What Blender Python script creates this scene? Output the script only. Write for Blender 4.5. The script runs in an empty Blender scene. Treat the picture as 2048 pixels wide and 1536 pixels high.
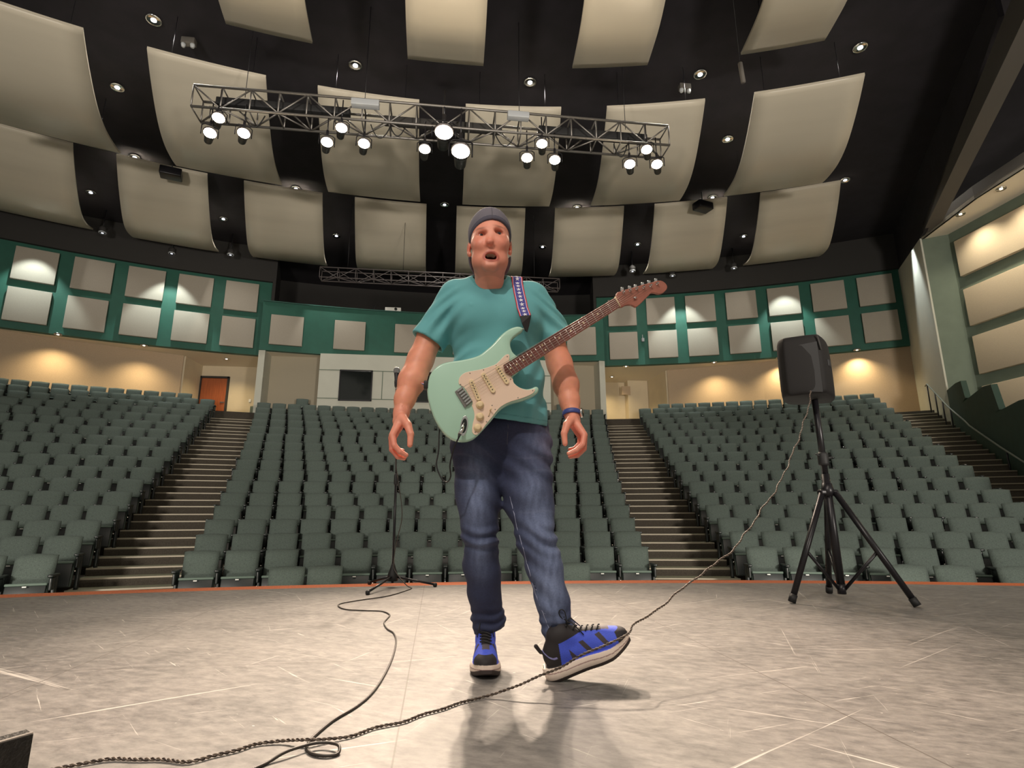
import bpy, bmesh, math, random
import numpy as np
from mathutils import Vector, Matrix, Euler
random.seed(7); np.random.seed(7)
S = bpy.context.scene
COL = S.collection
PI = math.pi; rad = math.radians

# ------------------------------------------------------------ camera, world, exposure
CAM_F, CAM_PITCH, CAM_YAW, CAM_ROLL = 1135.44, 0.22591, 0.12833, -0.00288   # focal length in pixels of a 2048 wide frame
cd = bpy.data.cameras.new('camera'); cam = bpy.data.objects.new('camera', cd); COL.objects.link(cam)
cd.sensor_width = 36.0; cd.lens = CAM_F / 2048 * 36.0; cd.clip_start = 0.02; cd.clip_end = 200
fw = Vector((math.sin(CAM_YAW) * math.cos(CAM_PITCH), math.cos(CAM_YAW) * math.cos(CAM_PITCH), math.sin(CAM_PITCH)))
rt = Vector((math.cos(CAM_YAW), -math.sin(CAM_YAW), 0)); up = rt.cross(fw)
rt2 = rt * math.cos(CAM_ROLL) + up * math.sin(CAM_ROLL); up2 = up * math.cos(CAM_ROLL) - rt * math.sin(CAM_ROLL)
m = Matrix((rt2, up2, -fw)).transposed().to_4x4(); m.translation = Vector((0.12519, 10.05243, 0.54315))
cam.matrix_world = m
S.camera = cam
S.view_settings.view_transform = 'Standard'; S.view_settings.look = 'None'
S.view_settings.gamma = 1.0; S.view_settings.use_curve_mapping = False
S.view_settings.exposure = 0.0
W = bpy.data.worlds.new('world'); S.world = W; W.use_nodes = True
W.node_tree.nodes['Background'].inputs[0].default_value = (1.0, 0.93, 0.80, 1)   # the open stage house behind the camera
W.node_tree.nodes['Background'].inputs[1].default_value = 0.30

def light(name, kind, loc, energy, color=(1, 1, 1), size=.1, target=None, spot=None, blend=.5, size_y=None):
    d = bpy.data.lights.new(name, kind); d.energy = energy; d.color = color
    if kind == 'AREA':
        d.size = size
        if size_y: d.shape = 'RECTANGLE'; d.size_y = size_y
    else: d.shadow_soft_size = size
    if kind == 'SPOT': d.spot_size = rad(spot or 60); d.spot_blend = blend
    o = bpy.data.objects.new(name, d); COL.objects.link(o); o.location = loc
    if target is not None:
        o.rotation_euler = (Vector(target) - Vector(loc)).to_track_quat('-Z', 'Y').to_euler()
    return o
# stage work lights hanging behind the camera, plus added low fill lights
light('stage_key_light', 'SPOT', (-1.9, 7.6, 5.6), 720, (1.0, .90, .80), .10, (.33, 12.1, 1.0), 50, .5)
for x_, tx in ((-6.5, -7.5), (6.5, 7.5)):
    light('reflector_fill_light', 'SPOT', (x_, 4.0, 2.2), 6600, (1.0, .91, .80), .8, (tx, 27.0, 10.6), 84, .5)  # added fill aimed at the ceiling reflectors, no real fixture
light('added_uplight', 'AREA', (0.0, 16.4, -.95), 200, (1.0, .92, .76), 12.0, (0, 18.2, 12), size_y=.6)  # added light hidden below the stage lip to brighten the reflectors from beneath
light('stage_work_light', 'AREA', (0.6, 8.6, 6.8), 120, (1.0, .86, .70), 3.0, (.3, 12.6, 0), size_y=2.0)

# ------------------------------------------------------------ helpers
def pol(a, r, z=0.0): return Vector((r * math.sin(a), r * math.cos(a), z))
class MB:
    """collects shapes; build() links them as one mesh object"""
    def __init__(s): s.v = []; s.f = []; s.mi = []; s.sm = []
    def add(s, vs, fs, mi=0, smooth=False):
        b = len(s.v); s.v += [tuple(v) for v in vs]
        for f in fs: s.f.append(tuple(b + i for i in f)); s.mi.append(mi); s.sm.append(smooth)
        return s
    def box(s, c, d, mi=0, R=None, taper=1.0):
        x, y, z = d[0] / 2, d[1] / 2, d[2] / 2
        vs = [Vector((sx * x * (taper if sz > 0 else 1), sy * y * (taper if sz > 0 else 1), sz * z)) for sz in (-1, 1) for sy in (-1, 1) for sx in (-1, 1)]
        if R is not None: vs = [R @ v for v in vs]
        c = Vector(c)
        return s.add([v + c for v in vs], [(0, 2, 3, 1), (4, 5, 7, 6), (0, 1, 5, 4), (2, 6, 7, 3), (0, 4, 6, 2), (1, 3, 7, 5)], mi)
    def rbox(s, c, d, r=.01, mi=0, R=None, seg=2):
        bm = bmesh.new(); bmesh.ops.create_cube(bm, size=1)
        for v in bm.verts: v.co = Vector((v.co.x * d[0], v.co.y * d[1], v.co.z * d[2]))
        bmesh.ops.bevel(bm, geom=bm.edges[:], offset=r, segments=seg, affect='EDGES', profile=.6)
        c = Vector(c); bm.verts.ensure_lookup_table(); bm.verts.index_update()
        vs = [(R @ v.co if R is not None else v.co) + c for v in bm.verts]
        s.add(vs, [[v.index for v in f.verts] for f in bm.faces], mi, True); bm.free(); return s
    def tube(s, pts, r, n=8, mi=0, cap=True, smooth=True, closed=False):
        pts = [Vector(p) for p in pts]; m = len(pts)
        rs = r if hasattr(r, '__len__') else [r] * m
        vs = []; prev = None
        for i, p in enumerate(pts):
            a = pts[(i - 1) % m] if (closed or i > 0) else pts[i]; b = pts[(i + 1) % m] if (closed or i < m - 1) else pts[i]
            t = (b - a).normalized()
            if prev is None:
                prev = Vector((0, 0, 1)).cross(t)
                if prev.length < .1: prev = Vector((1, 0, 0)).cross(t)
            prev = (prev - t * prev.dot(t)); prev.normalize(); q = t.cross(prev)
            for k in range(n):
                th = 2 * PI * k / n; vs.append(p + (prev * math.cos(th) + q * math.sin(th)) * rs[i])
        fs = []
        for i in range(m if closed else m - 1):
            j = (i + 1) % m
            for k in range(n): fs.append((i * n + k, i * n + (k + 1) % n, j * n + (k + 1) % n, j * n + k))
        if cap and not closed: fs += [tuple(range(n - 1, -1, -1)), tuple((m - 1) * n + k for k in range(n))]
        return s.add(vs, fs, mi, smooth)
    def lathe(s, prof, c=(0, 0, 0), R=None, n=20, mi=0, smooth=True):
        c = Vector(c); vs = []
        for r, z in prof:
            for k in range(n):
                v = Vector((r * math.cos(2 * PI * k / n), r * math.sin(2 * PI * k / n), z)); vs.append((R @ v if R is not None else v) + c)
        m = len(prof); fs = []
        for i in range(m - 1):
            for k in range(n): fs.append((i * n + k, i * n + (k + 1) % n, (i + 1) * n + (k + 1) % n, (i + 1) * n + k))
        fs += [tuple(range(n - 1, -1, -1)), tuple((m - 1) * n + k for k in range(n))]
        return s.add(vs, fs, mi, smooth)
    def prism(s, pts, f0, f1, mi=0, smooth=False):
        """pts 2D outline; f0,f1 map (u,v)->3D for the two caps"""
        n = len(pts); vs = [f0(*p) for p in pts] + [f1(*p) for p in pts]
        fs = [tuple(range(n)), tuple(range(2 * n - 1, n - 1, -1))] + [(i, i + n, (i + 1) % n + n, (i + 1) % n) for i in range(n)]
        return s.add(vs, fs, mi, smooth)
    def arc(s, a0, a1, r0, r1, z0, z1, n=None, mi=0, g=None):
        """curved block between two angles, radii and heights"""
        n = n or max(1, int(abs(a1 - a0) / rad(1.0)))
        vs = []
        for i in range(n + 1):
            a = a0 + (a1 - a0) * i / n
            for r, z in ((r0, z0), (r1, z0), (r1, z1), (r0, z1)): vs.append(pol(a, r, z))
        fs = []
        for i in range(n):
            b = 4 * i
            for k in range(4): fs.append((b + k, b + (k + 1) % 4, b + 4 + (k + 1) % 4, b + 4 + k))
        fs += [(3, 2, 1, 0), (4 * n, 4 * n + 1, 4 * n + 2, 4 * n + 3)]
        return s.add(vs, fs, mi)
    def wallseg(s, p, q, z0, z1, t=.1, mi=0):
        p = Vector((p[0], p[1], 0)); q = Vector((q[0], q[1], 0)); d = (q - p).normalized(); nn = Vector((-d.y, d.x, 0)) * t
        b = [p, q, q + nn, p + nn]
        vs = [v + Vector((0, 0, z0)) for v in b] + [v + Vector((0, 0, z1)) for v in b]
        return s.add(vs, [(3, 2, 1, 0), (4, 5, 6, 7), (0, 1, 5, 4), (1, 2, 6, 5), (2, 3, 7, 6), (3, 0, 4, 7)], mi)
    def build(s, name, mats, parent=None, bevel=0, origin=None, fixn=True):
        me = bpy.data.meshes.new(name)
        v = s.v if origin is None else [(a[0] - origin[0], a[1] - origin[1], a[2] - origin[2]) for a in s.v]
        me.from_pydata(v, [], s.f)
        mats = mats if isinstance(mats, (list, tuple)) else [mats]
        for m in mats: me.materials.append(m)
        me.polygons.foreach_set('material_index', s.mi); me.polygons.foreach_set('use_smooth', s.sm)
        if fixn:
            bm = bmesh.new(); bm.from_mesh(me); bmesh.ops.recalc_face_normals(bm, faces=bm.faces[:]); bm.to_mesh(me); bm.free()
        me.update()
        o = bpy.data.objects.new(name, me); COL.objects.link(o)
        if parent is not None: o.parent = parent
        elif origin is not None: o.location = origin
        if bevel:
            b = o.modifiers.new('b', 'BEVEL'); b.width = bevel; b.segments = 2; b.limit_method = 'ANGLE'; b.angle_limit = rad(40)
        return o
def tag(o, label, cat, group=None, kind=None):
    if label: o['label'] = label
    if cat: o['category'] = cat
    if group: o['group'] = group
    if kind: o['kind'] = kind
    return o
def thing(name, label, cat, loc=(0, 0, 0), rotz=0, group=None):
    o = bpy.data.objects.new(name, None); COL.objects.link(o); o.empty_display_size = .1
    o.location = loc; o.rotation_euler = (0, 0, rotz)
    return tag(o, label, cat, group)
def struct(name, mb, mat, bevel=0):
    o = mb.build(name, mat, None, bevel); o['kind'] = 'structure'; return o
def dup(root, loc, rot, label, group=None):
    r = root.copy(); COL.objects.link(r); r.location = loc; r.rotation_euler = rot
    r['label'] = label
    if group: r['group'] = group
    for ch in root.children:
        c = ch.copy(); COL.objects.link(c); c.parent = r
        for g in ch.children:
            d = g.copy(); COL.objects.link(d); d.parent = c
    return r
def srgb(*c): return tuple(((x / 255) / 12.92 if x / 255 <= .04045 else ((x / 255 + .055) / 1.055) ** 2.4) for x in c)

# ------------------------------------------------------------ materials
def mat(name, col, rough=.6, metal=0, noise=0, nscale=20, bump=0, bscale=200, emit=0, stretch=None, coat=0, spec=None, trans=0):
    m = bpy.data.materials.new(name); m.use_nodes = True; nt = m.node_tree; b = nt.nodes['Principled BSDF']
    b.inputs['Roughness'].default_value = rough; b.inputs['Metallic'].default_value = metal
    b.inputs['Base Color'].default_value = (*col, 1)
    if spec is not None: b.inputs['Specular IOR Level'].default_value = spec
    if coat: b.inputs['Coat Weight'].default_value = coat
    if trans: b.inputs['Transmission Weight'].default_value = trans
    if emit: b.inputs['Emission Color'].default_value = (*col, 1); b.inputs['Emission Strength'].default_value = emit
    if noise or bump:
        tc = nt.nodes.new('ShaderNodeTexCoord'); mp = nt.nodes.new('ShaderNodeMapping'); nt.links.new(tc.outputs['Object'], mp.inputs[0])
        if stretch: mp.inputs['Scale'].default_value = stretch
    if noise:
        n = nt.nodes.new('ShaderNodeTexNoise'); n.inputs['Scale'].default_value = nscale; n.inputs['Detail'].default_value = 5
        nt.links.new(mp.outputs[0], n.inputs['Vector'])
        cr = nt.nodes.new('ShaderNodeValToRGB'); cr.color_ramp.elements[0].position = .3; cr.color_ramp.elements[1].position = .7
        cr.color_ramp.elements[0].color = (*[c * (1 - noise) for c in col], 1); cr.color_ramp.elements[1].color = (*[min(1, c * (1 + noise)) for c in col], 1)
        nt.links.new(n.outputs['Fac'], cr.inputs[0]); nt.links.new(cr.outputs[0], b.inputs['Base Color'])
    if bump:
        n2 = nt.nodes.new('ShaderNodeTexNoise'); n2.inputs['Scale'].default_value = bscale; nt.links.new(mp.outputs[0], n2.inputs['Vector'])
        bp = nt.nodes.new('ShaderNodeBump'); bp.inputs['Strength'].default_value = bump; bp.inputs['Distance'].default_value = .01
        nt.links.new(n2.outputs['Fac'], bp.inputs['Height']); nt.links.new(bp.outputs[0], b.inputs['Normal'])
    return m
def vcol_mat(name, rough=.6, bump=0, bscale=300, sss=0, noise=.0, nscale=40, spec=None):
    m = mat(name, (.5, .5, .5), rough, bump=bump, bscale=bscale, spec=spec); nt = m.node_tree; b = nt.nodes['Principled BSDF']
    a = nt.nodes.new('ShaderNodeVertexColor'); a.layer_name = 'Col'; out = a.outputs['Color']
    if noise:
        tc = nt.nodes.new('ShaderNodeTexCoord'); n = nt.nodes.new('ShaderNodeTexNoise'); n.inputs['Scale'].default_value = nscale; n.inputs['Detail'].default_value = 4
        nt.links.new(tc.outputs['Object'], n.inputs['Vector'])
        mr = nt.nodes.new('ShaderNodeMapRange'); mr.inputs[1].default_value = .3; mr.inputs[2].default_value = .7; mr.inputs[3].default_value = 1 - noise; mr.inputs[4].default_value = 1 + noise
        nt.links.new(n.outputs['Fac'], mr.inputs[0]); mx = nt.nodes.new('ShaderNodeVectorMath'); mx.operation = 'SCALE'
        nt.links.new(out, mx.inputs[0]); nt.links.new(mr.outputs[0], mx.inputs['Scale']); out = mx.outputs[0]
    nt.links.new(out, b.inputs['Base Color'])
    if sss: b.inputs['Subsurface Weight'].default_value = sss; b.inputs['Subsurface Radius'].default_value = (.012, .004, .002); b.inputs['Subsurface Scale'].default_value = .5
    return m

def stage_mat():
    m = bpy.data.materials.new('scuffed_stage_floor'); m.use_nodes = True; nt = m.node_tree; b = nt.nodes['Principled BSDF']; L = nt.links
    tc = nt.nodes.new('ShaderNodeTexCoord')
    def N(t): return nt.nodes.new(t)
    def noise(scale, rot=0, sx=1, sy=1, det=6, dist=0):
        m0 = N('ShaderNodeMapping'); m0.inputs['Rotation'].default_value = (0, 0, rot); L.new(tc.outputs['Object'], m0.inputs[0])
        mp = N('ShaderNodeMapping'); mp.inputs['Scale'].default_value = (sx, sy, 1); mp.inputs['Location'].default_value = (rot * 7.3, sc_ := scale * 1.7, 0)
        L.new(m0.outputs[0], mp.inputs[0]); n = N('ShaderNodeTexNoise'); n.inputs['Scale'].default_value = scale; n.inputs['Detail'].default_value = det
        n.inputs['Distortion'].default_value = dist; n.inputs['Roughness'].default_value = .65; L.new(mp.outputs[0], n.inputs['Vector']); return n.outputs['Fac']
    def ramp(x, stops):
        r = N('ShaderNodeValToRGB'); e = r.color_ramp.elements
        e[0].position, e[0].color = stops[0][0], (*stops[0][1], 1); e[1].position, e[1].color = stops[-1][0], (*stops[-1][1], 1)
        for p, c in stops[1:-1]: k = e.new(p); k.color = (*c, 1)
        L.new(x, r.inputs[0]); return r.outputs[0]
    def mix(f, a, c, mode='MIX'):
        x = N('ShaderNodeMix'); x.data_type = 'RGBA'; x.blend_type = mode
        if isinstance(f, float): x.inputs[0].default_value = f
        else: L.new(f, x.inputs[0])
        for s_, v in ((6, a), (7, c)):
            if isinstance(v, tuple): x.inputs[s_].default_value = (*v, 1)
            else: L.new(v, x.inputs[s_])
        return x.outputs[2]
    base = ramp(noise(2.2, .3, 1, 1.3), [(.3, (.088, .083, .081)), (.5, (.140, .131, .125)), (.72, (.205, .190, .180))])
    fine = ramp(noise(24, .5, .7, 1.3), [(.36, (0, 0, 0)), (.80, (1, 1, 1))])
    col = mix(fine, base, mix(.45, base, (.56, .52, .48)))
    for sc, rot, sx, sy, lo in ((5.0, .62, .07, 3.6, .655), (6.5, -.52, .06, 3.4, .66), (4.0, 1.25, .08, 3.8, .665), (7.0, .18, .06, 3.4, .66), (9.0, -1.1, .09, 4.0, .66), (14.0, .95, .13, 4.0, .655), (12.0, -.25, .14, 4.0, .66)):
        s_ = ramp(noise(sc, rot, sx, sy, 5, .35), [(lo, (0, 0, 0)), (lo + .05, (1, 1, 1))])
        col = mix(mix(.75, (0., 0., 0.), s_), col, (.70, .66, .61))
    dk = ramp(noise(11, .9, .8, 1.2, 3), [(.27, (1, 1, 1)), (.36, (0, 0, 0))]); col = mix(mix(.6, (0., 0., 0.), dk), col, (.07, .062, .058))
    wp = ramp(noise(38, .2, .6, 1.5, 2), [(.745, (0, 0, 0)), (.78, (1, 1, 1))]); col = mix(wp, col, (.80, .76, .70))
    # joints between the floor boards: lines along X every 2.44 m and along Y every 1.22 m
    sp = N('ShaderNodeSeparateXYZ'); L.new(tc.outputs['Object'], sp.inputs[0])
    def joint(out, off, step, w):
        a = N('ShaderNodeMath'); a.operation = 'SUBTRACT'; L.new(out, a.inputs[0]); a.inputs[1].default_value = off - step * 40 - step / 2
        d = N('ShaderNodeMath'); d.operation = 'MODULO'; L.new(a.outputs[0], d.inputs[0]); d.inputs[1].default_value = step
        e = N('ShaderNodeMath'); e.operation = 'SUBTRACT'; L.new(d.outputs[0], e.inputs[0]); e.inputs[1].default_value = step / 2
        g = N('ShaderNodeMath'); g.operation = 'ABSOLUTE'; L.new(e.outputs[0], g.inputs[0])
        h = N('ShaderNodeMath'); h.operation = 'LESS_THAN'; L.new(g.outputs[0], h.inputs[0]); h.inputs[1].default_value = w; return h.outputs[0]
    mx = N('ShaderNodeMath'); mx.operation = 'MAXIMUM'; L.new(joint(sp.outputs[0], .04, 1.22, .0022), mx.inputs[0]); L.new(joint(sp.outputs[1], 12.46, 2.44, .0025), mx.inputs[1])
    mf = N('ShaderNodeMath'); mf.operation = 'MULTIPLY'; L.new(mx.outputs[0], mf.inputs[0]); mf.inputs[1].default_value = .7
    col = mix(mf.outputs[0], col, (.07, .055, .045))
    L.new(col, b.inputs['Base Color'])
    rr = N('ShaderNodeMapRange'); L.new(noise(9, .4, .5, 1.4), rr.inputs[0]); rr.inputs[3].default_value = .30; rr.inputs[4].default_value = .55; L.new(rr.outputs[0], b.inputs['Roughness'])
    bp = N('ShaderNodeBump'); bp.inputs['Strength'].default_value = .12; bp.inputs['Distance'].default_value = .004; L.new(noise(60, .2, .5, 1.5), bp.inputs['Height']); L.new(bp.outputs[0], b.inputs['Normal'])
    return m
M = dict(
    stage=stage_mat(),
    lip=mat('orange_wood_edge', (.62, .14, .035), .5, noise=.25, nscale=12, stretch=(6, 6, .5)),
    black=mat('black_paint', (.010, .010, .011), .7),
    ceil=mat('black_ceiling', (.011, .009, .013), .9, noise=.3, nscale=2),
    bulk=mat('dark_grey_paint', (.030, .028, .026), .8),
    green=mat('dark_green_wall_paint', (.012, .10, .068), .55, noise=.08, nscale=3),
    panel=mat('beige_fabric', (.40, .36, .30), .95, noise=.06, nscale=60, bump=.15, bscale=500),
    cloud=mat('cream_laminate', (.60, .545, .44), .33, noise=.06, nscale=1.2, stretch=(.2, .2, 4), spec=.4),
    cream=mat('cream_wall_paint', (.62, .53, .38), .8, noise=.04, nscale=2),
    tan=mat('tan_wall_carpet', (.46, .35, .24), .95, noise=.08, nscale=60),
    soffit=mat('cream_soffit', (.80, .72, .58), .8),
    white=mat('off_white_wall', (.56, .56, .48), .7, noise=.03, nscale=2),
    pier=mat('grey_green_wall', (.15, .19, .145), .75, noise=.06, nscale=3),
    dgreen=mat('deep_green_parapet', (.025, .055, .040), .8, noise=.1, nscale=4),
    sidepanel=mat('cream_fabric', (.64, .53, .38), .9, noise=.05, nscale=50),
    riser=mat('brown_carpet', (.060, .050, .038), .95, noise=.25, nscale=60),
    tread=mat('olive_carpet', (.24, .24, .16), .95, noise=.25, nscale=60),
    nosing=mat('worn_step_nosing', (.33, .29, .22), .5, metal=.2),
    seat=mat('green_seat_fabric', (.084, .109, .096), .9, noise=.25, nscale=90, bump=.2, bscale=600),
    seatedge=mat('grey_green_seat_welt', (.12, .17, .14), .6),
    plastic=mat('black_green_plastic', (.010, .014, .014), .35),
    chrome=mat('chrome', (.75, .75, .74), .12, metal=1),
    steel=mat('brushed_aluminium', (.26, .245, .23), .45, metal=.8),
    grey=mat('light_grey_enamel', (.40, .42, .44), .4),
    whitep=mat('white_plastic', (.80, .80, .76), .4),
    rubber=mat('black_rubber', (.012, .012, .013), .6),
    blackmet=mat('black_metal', (.014, .013, .016), .35, metal=.3),
    door=mat('orange_brown_wood_door', (.34, .085, .022), .45, noise=.2, nscale=6, stretch=(5, 5, .4)),
    glass=mat('dark_glass', (.006, .009, .008), .08, spec=.8),
    beam=mat('grey_painted_beam', (.10, .09, .078), .8),
    railgrey=mat('grey_green_rail', (.16, .18, .15), .5),
)
M['lampw'] = mat('warm_lamp_glow', (1.0, .80, .56), emit=60)
M['lampc'] = mat('cool_lamp_glow', (.85, .92, 1.0), emit=9)
M['lamps'] = mat('soffit_lamp_glow', (1.0, .88, .66), emit=3)
# ------------------------------------------------------------ stage
HA = rad(75)
b = MB(); nseg = 60
top = [pol(-HA + 2 * HA * i / nseg, 14.82) for i in range(nseg + 1)]
poly = top + [Vector((14.3, 0, 0)), Vector((-14.3, 0, 0))]
b.prism([(p.x, p.y) for p in poly], lambda u, v: (u, v, 0), lambda u, v: (u, v, -.12))
struct('floor', b, M['stage'])
struct('trim_1', MB().arc(-HA, HA, 14.82, 15.02, -.14, .0, 90), M['lip'])
struct('wall_stage_front', MB().arc(-HA, HA, 14.85, 14.95, -1.25, -.14, 90), M['black'])

# ------------------------------------------------------------ seating tiers (house floor)
ROWR = [18.55] + [19.4 + .85 * i for i in range(17)]
TOPZ = [-.15, .03, .24, .46, .71, .98, 1.27, 1.57, 1.88, 2.21, 2.54, 2.88, 3.21, 3.56, 3.90, 4.23, 4.56, 4.88]
FLZ = [t - .85 for t in TOPZ]
SA = rad(36)
def inner(i): return rad(10.4 + (11.75 - 10.4) * (i - 1) / 15)      # half width of the centre block
def outer(i): return rad(14.6 + (14.1 - 14.6) * (i - 1) / 15) if i < 17 else rad(15.6)
b = MB()
b.arc(-SA, SA, 14.95, ROWR[0] + .2, -1.25, FLZ[0], 60, 1)
for i in range(1, 18):
    r0 = ROWR[i] - .70; r1 = ROWR[i] + .15 if i < 17 else 36.5
    b.arc(-SA, SA, r0, r1 + .01, FLZ[i] - .5, FLZ[i], 60, 1)
b.arc(-outer(17), outer(17), 32.75, 38.5, 3.6, 4.28, 40, 1)
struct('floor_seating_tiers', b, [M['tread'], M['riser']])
def stair(name, fa, fb, last=17):
    b = MB()
    for i in range(1, last):
        h = FLZ[i + 1] - FLZ[i] if i < 17 else .3
        a0, a1 = fa(i), fb(i)
        rA = ROWR[i] - .70; rM = ROWR[i] - .275; rB = ROWR[i] + .15
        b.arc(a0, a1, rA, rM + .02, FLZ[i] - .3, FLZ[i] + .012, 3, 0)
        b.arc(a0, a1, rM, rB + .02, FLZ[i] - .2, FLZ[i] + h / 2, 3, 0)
        for r, z in ((rA, FLZ[i] + .012), (rM, FLZ[i] + h / 2)):
            b.arc(a0, a1, r - .012, r + .03, z - .018, z + .006, 3, 2)
            b.arc(a0, a1, r - .004, r + .01, z - .16, z - .018, 3, 1)
    struct(name, b, [M['tread'], M['riser'], M['nosing']])
stair('floor_left_aisle_steps', lambda i: -outer(i) - .004, lambda i: -inner(i) + .004)
stair('floor_right_aisle_steps', lambda i: inner(i) - .004, lambda i: outer(i) + .004)
stair('floor_far_right_aisle_steps', lambda i: rad(29.3), lambda i: rad(32.1))
stair('floor_far_left_aisle_steps', lambda i: rad(-32.1), lambda i: rad(-29.3))

# ------------------------------------------------------------ rear walls
FB = 6.86
A1 = rad(11.75); A2 = rad(32.05); AC = rad(12.1)
for sgn, nm in ((-1, 'left'), (1, 'right')):
    struct('wall_rear_fascia_' + nm, MB().arc(sgn * A1, sgn * A2, 34.1, 34.35, FB, 10.66, 30), M['green'])
    struct('wall_rear_bulkhead_' + nm, MB().arc(sgn * A1, sgn * A2, 33.95, 34.35, 10.02, 11.6, 30), M['bulk'])
    struct('wall_booth_side_' + nm, MB().wallseg(pol(sgn * A1, 33.95), pol(sgn * rad(11.9), 37.6), FB, 11.6, .12 * sgn), M['bulk'])
struct('wall_rear_fascia_centre', MB().arc(-AC, AC, 33.2, 33.4, FB, 8.86, 30), M['green'])
struct('trim_2', MB().arc(-AC, AC, 33.12, 33.9, 8.86, 8.90, 30), mat('dark_green_gloss_ledge', (.05, .12, .10), .18))
struct('wall_booth_rear', MB().arc(-AC, AC, 37.4, 37.6, 8.6, 11.6, 24), M['bulk'])
struct('floor_booth', MB().arc(-AC, AC, 33.4, 37.5, 8.5, 8.6, 24), M['black'])
struct('ceiling_rear_soffit', MB().arc(-A2, -A1, 34.36, 38.9, FB, FB + .12, 30).arc(-A1, A1, 33.41, 38.9, FB, FB + .12, 30).arc(A1, A2, 34.36, 38.9, FB, FB + .12, 30), M['soffit'])
# upper ceiling
b = MB(); n = 60; AH = rad(38)
o_ = [pol(-AH + 2 * AH * i / n, 37.8, 11.5) for i in range(n + 1)]; i_ = [pol(-AH + 2 * AH * i / n, 9.0, 11.5) for i in range(n + 1)]
for i in range(n): b.add([o_[i], o_[i + 1], i_[i + 1], i_[i]], [(0, 1, 2, 3)])
for i in range(n): b.add([p + Vector((0, 0, .1)) for p in (o_[i], o_[i + 1], i_[i + 1], i_[i])], [(3, 2, 1, 0)])
struct('ceiling', b, M['ceil'])
Z0, Z1 = 3.3, FB
for s, nm in ((-1, 'left'), (1, 'right')):
    yd = 35.35 if s < 0 else 36.4
    w = MB(); ext = (s * 18.8, 28.75)
    w.wallseg((s * 10.28, 33.85), (s * 13.75, 32.05), Z0, Z1, -.1 * s); w.wallseg((s * 13.75, 32.05), ext, Z0, Z1, -.1 * s)
    struct('wall_rear_' + nm, w, M['tan'])
    w = MB(); w.wallseg((s * 10.28, 33.84), (s * 10.2, yd), Z0, Z1, .1 * s); w.wallseg((s * 10.3, yd), (s * 6.9, yd), Z0, Z1, -.1 * s)
    if s > 0: w.box((9.6, yd - .25, (Z0 + Z1) / 2), (1.0, .5, Z1 - Z0))
    struct('wall_alcove_' + nm, w, M['cream'])
    w = MB(); w.box((s * 6.86, (32.55 + yd) / 2, (Z0 + Z1) / 2), (.24, yd - 32.55, Z1 - Z0))
    struct('wall_pillar_' + nm, w, M['white'])
    w = MB(); w.wallseg((s * 6.75, 33.5), (s * 4.65, 33.5), Z0, Z1, .1 * s)
    struct('wall_recess_' + nm, w, mat('tan_wall_paint_' + nm, (.40, .35, .26), .8))
# control booth front
b = MB(); b.box((.0, 33.15, (3.5 + FB) / 2), (9.36, .8, FB - 3.5))
struct('wall_control_booth', b, M['white'])
b = MB()
for z in (6.19, 5.035): b.box((0, 32.745, z), (9.36, .01, .03))
for x in (-2.2, 2.2): b.box((x, 32.745, 5.6), (.03, .01, 1.15))
struct('trim_3', b, M['pier'])
for k, x in enumerate((-3.23, -.35, 2.55)):
    w = MB()
    w.box((x, 32.735, 5.57), (1.24, .03, 1.20)); o = struct('window_%d' % (k + 1), w, M['glass'])
    f = MB()
    for dx in (-.62, .62): f.box((x + dx, 32.72, 5.57), (.045, .06, 1.24))
    for dz in (-.61, .61): f.box((x, 32.72, 5.57 + dz), (1.28, .06, .045))
    f.build('window_frame', M['blackmet'], o)
# door in the left alcove
b = MB(); b.box((-9.53, 35.32, 5.27), (1.04, .06, 2.06)); d = struct('door_1', b, M['door'])
f = MB()
for dx in (-.56, .56): f.box((-9.53 + dx, 35.30, 5.3), (.07, .12, 2.12))
f.box((-9.53, 35.30, 6.35), (1.19, .12, .08)); f.build('door_frame', M['bulk'], d)
MB().box((-9.12, 35.26, 5.25), (.16, .05, .04)).build('door_handle', M['chrome'], d)
tag(MB().box((-8.02, 35.33, 5.36), (.09, .02, .13)).build('light_switch', M['whitep'], origin=(-8.02, 35.33, 5.36)), 'small light switch plate on the wall beside the orange door', 'switch')
tag(MB().box((9.0, 35.87, 6.35), (.42, .03, .42)).build('wall_vent', M['tan'], origin=(9.0, 35.87, 6.35)), 'square tan vent high on the right alcove wall', 'vent')

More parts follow.
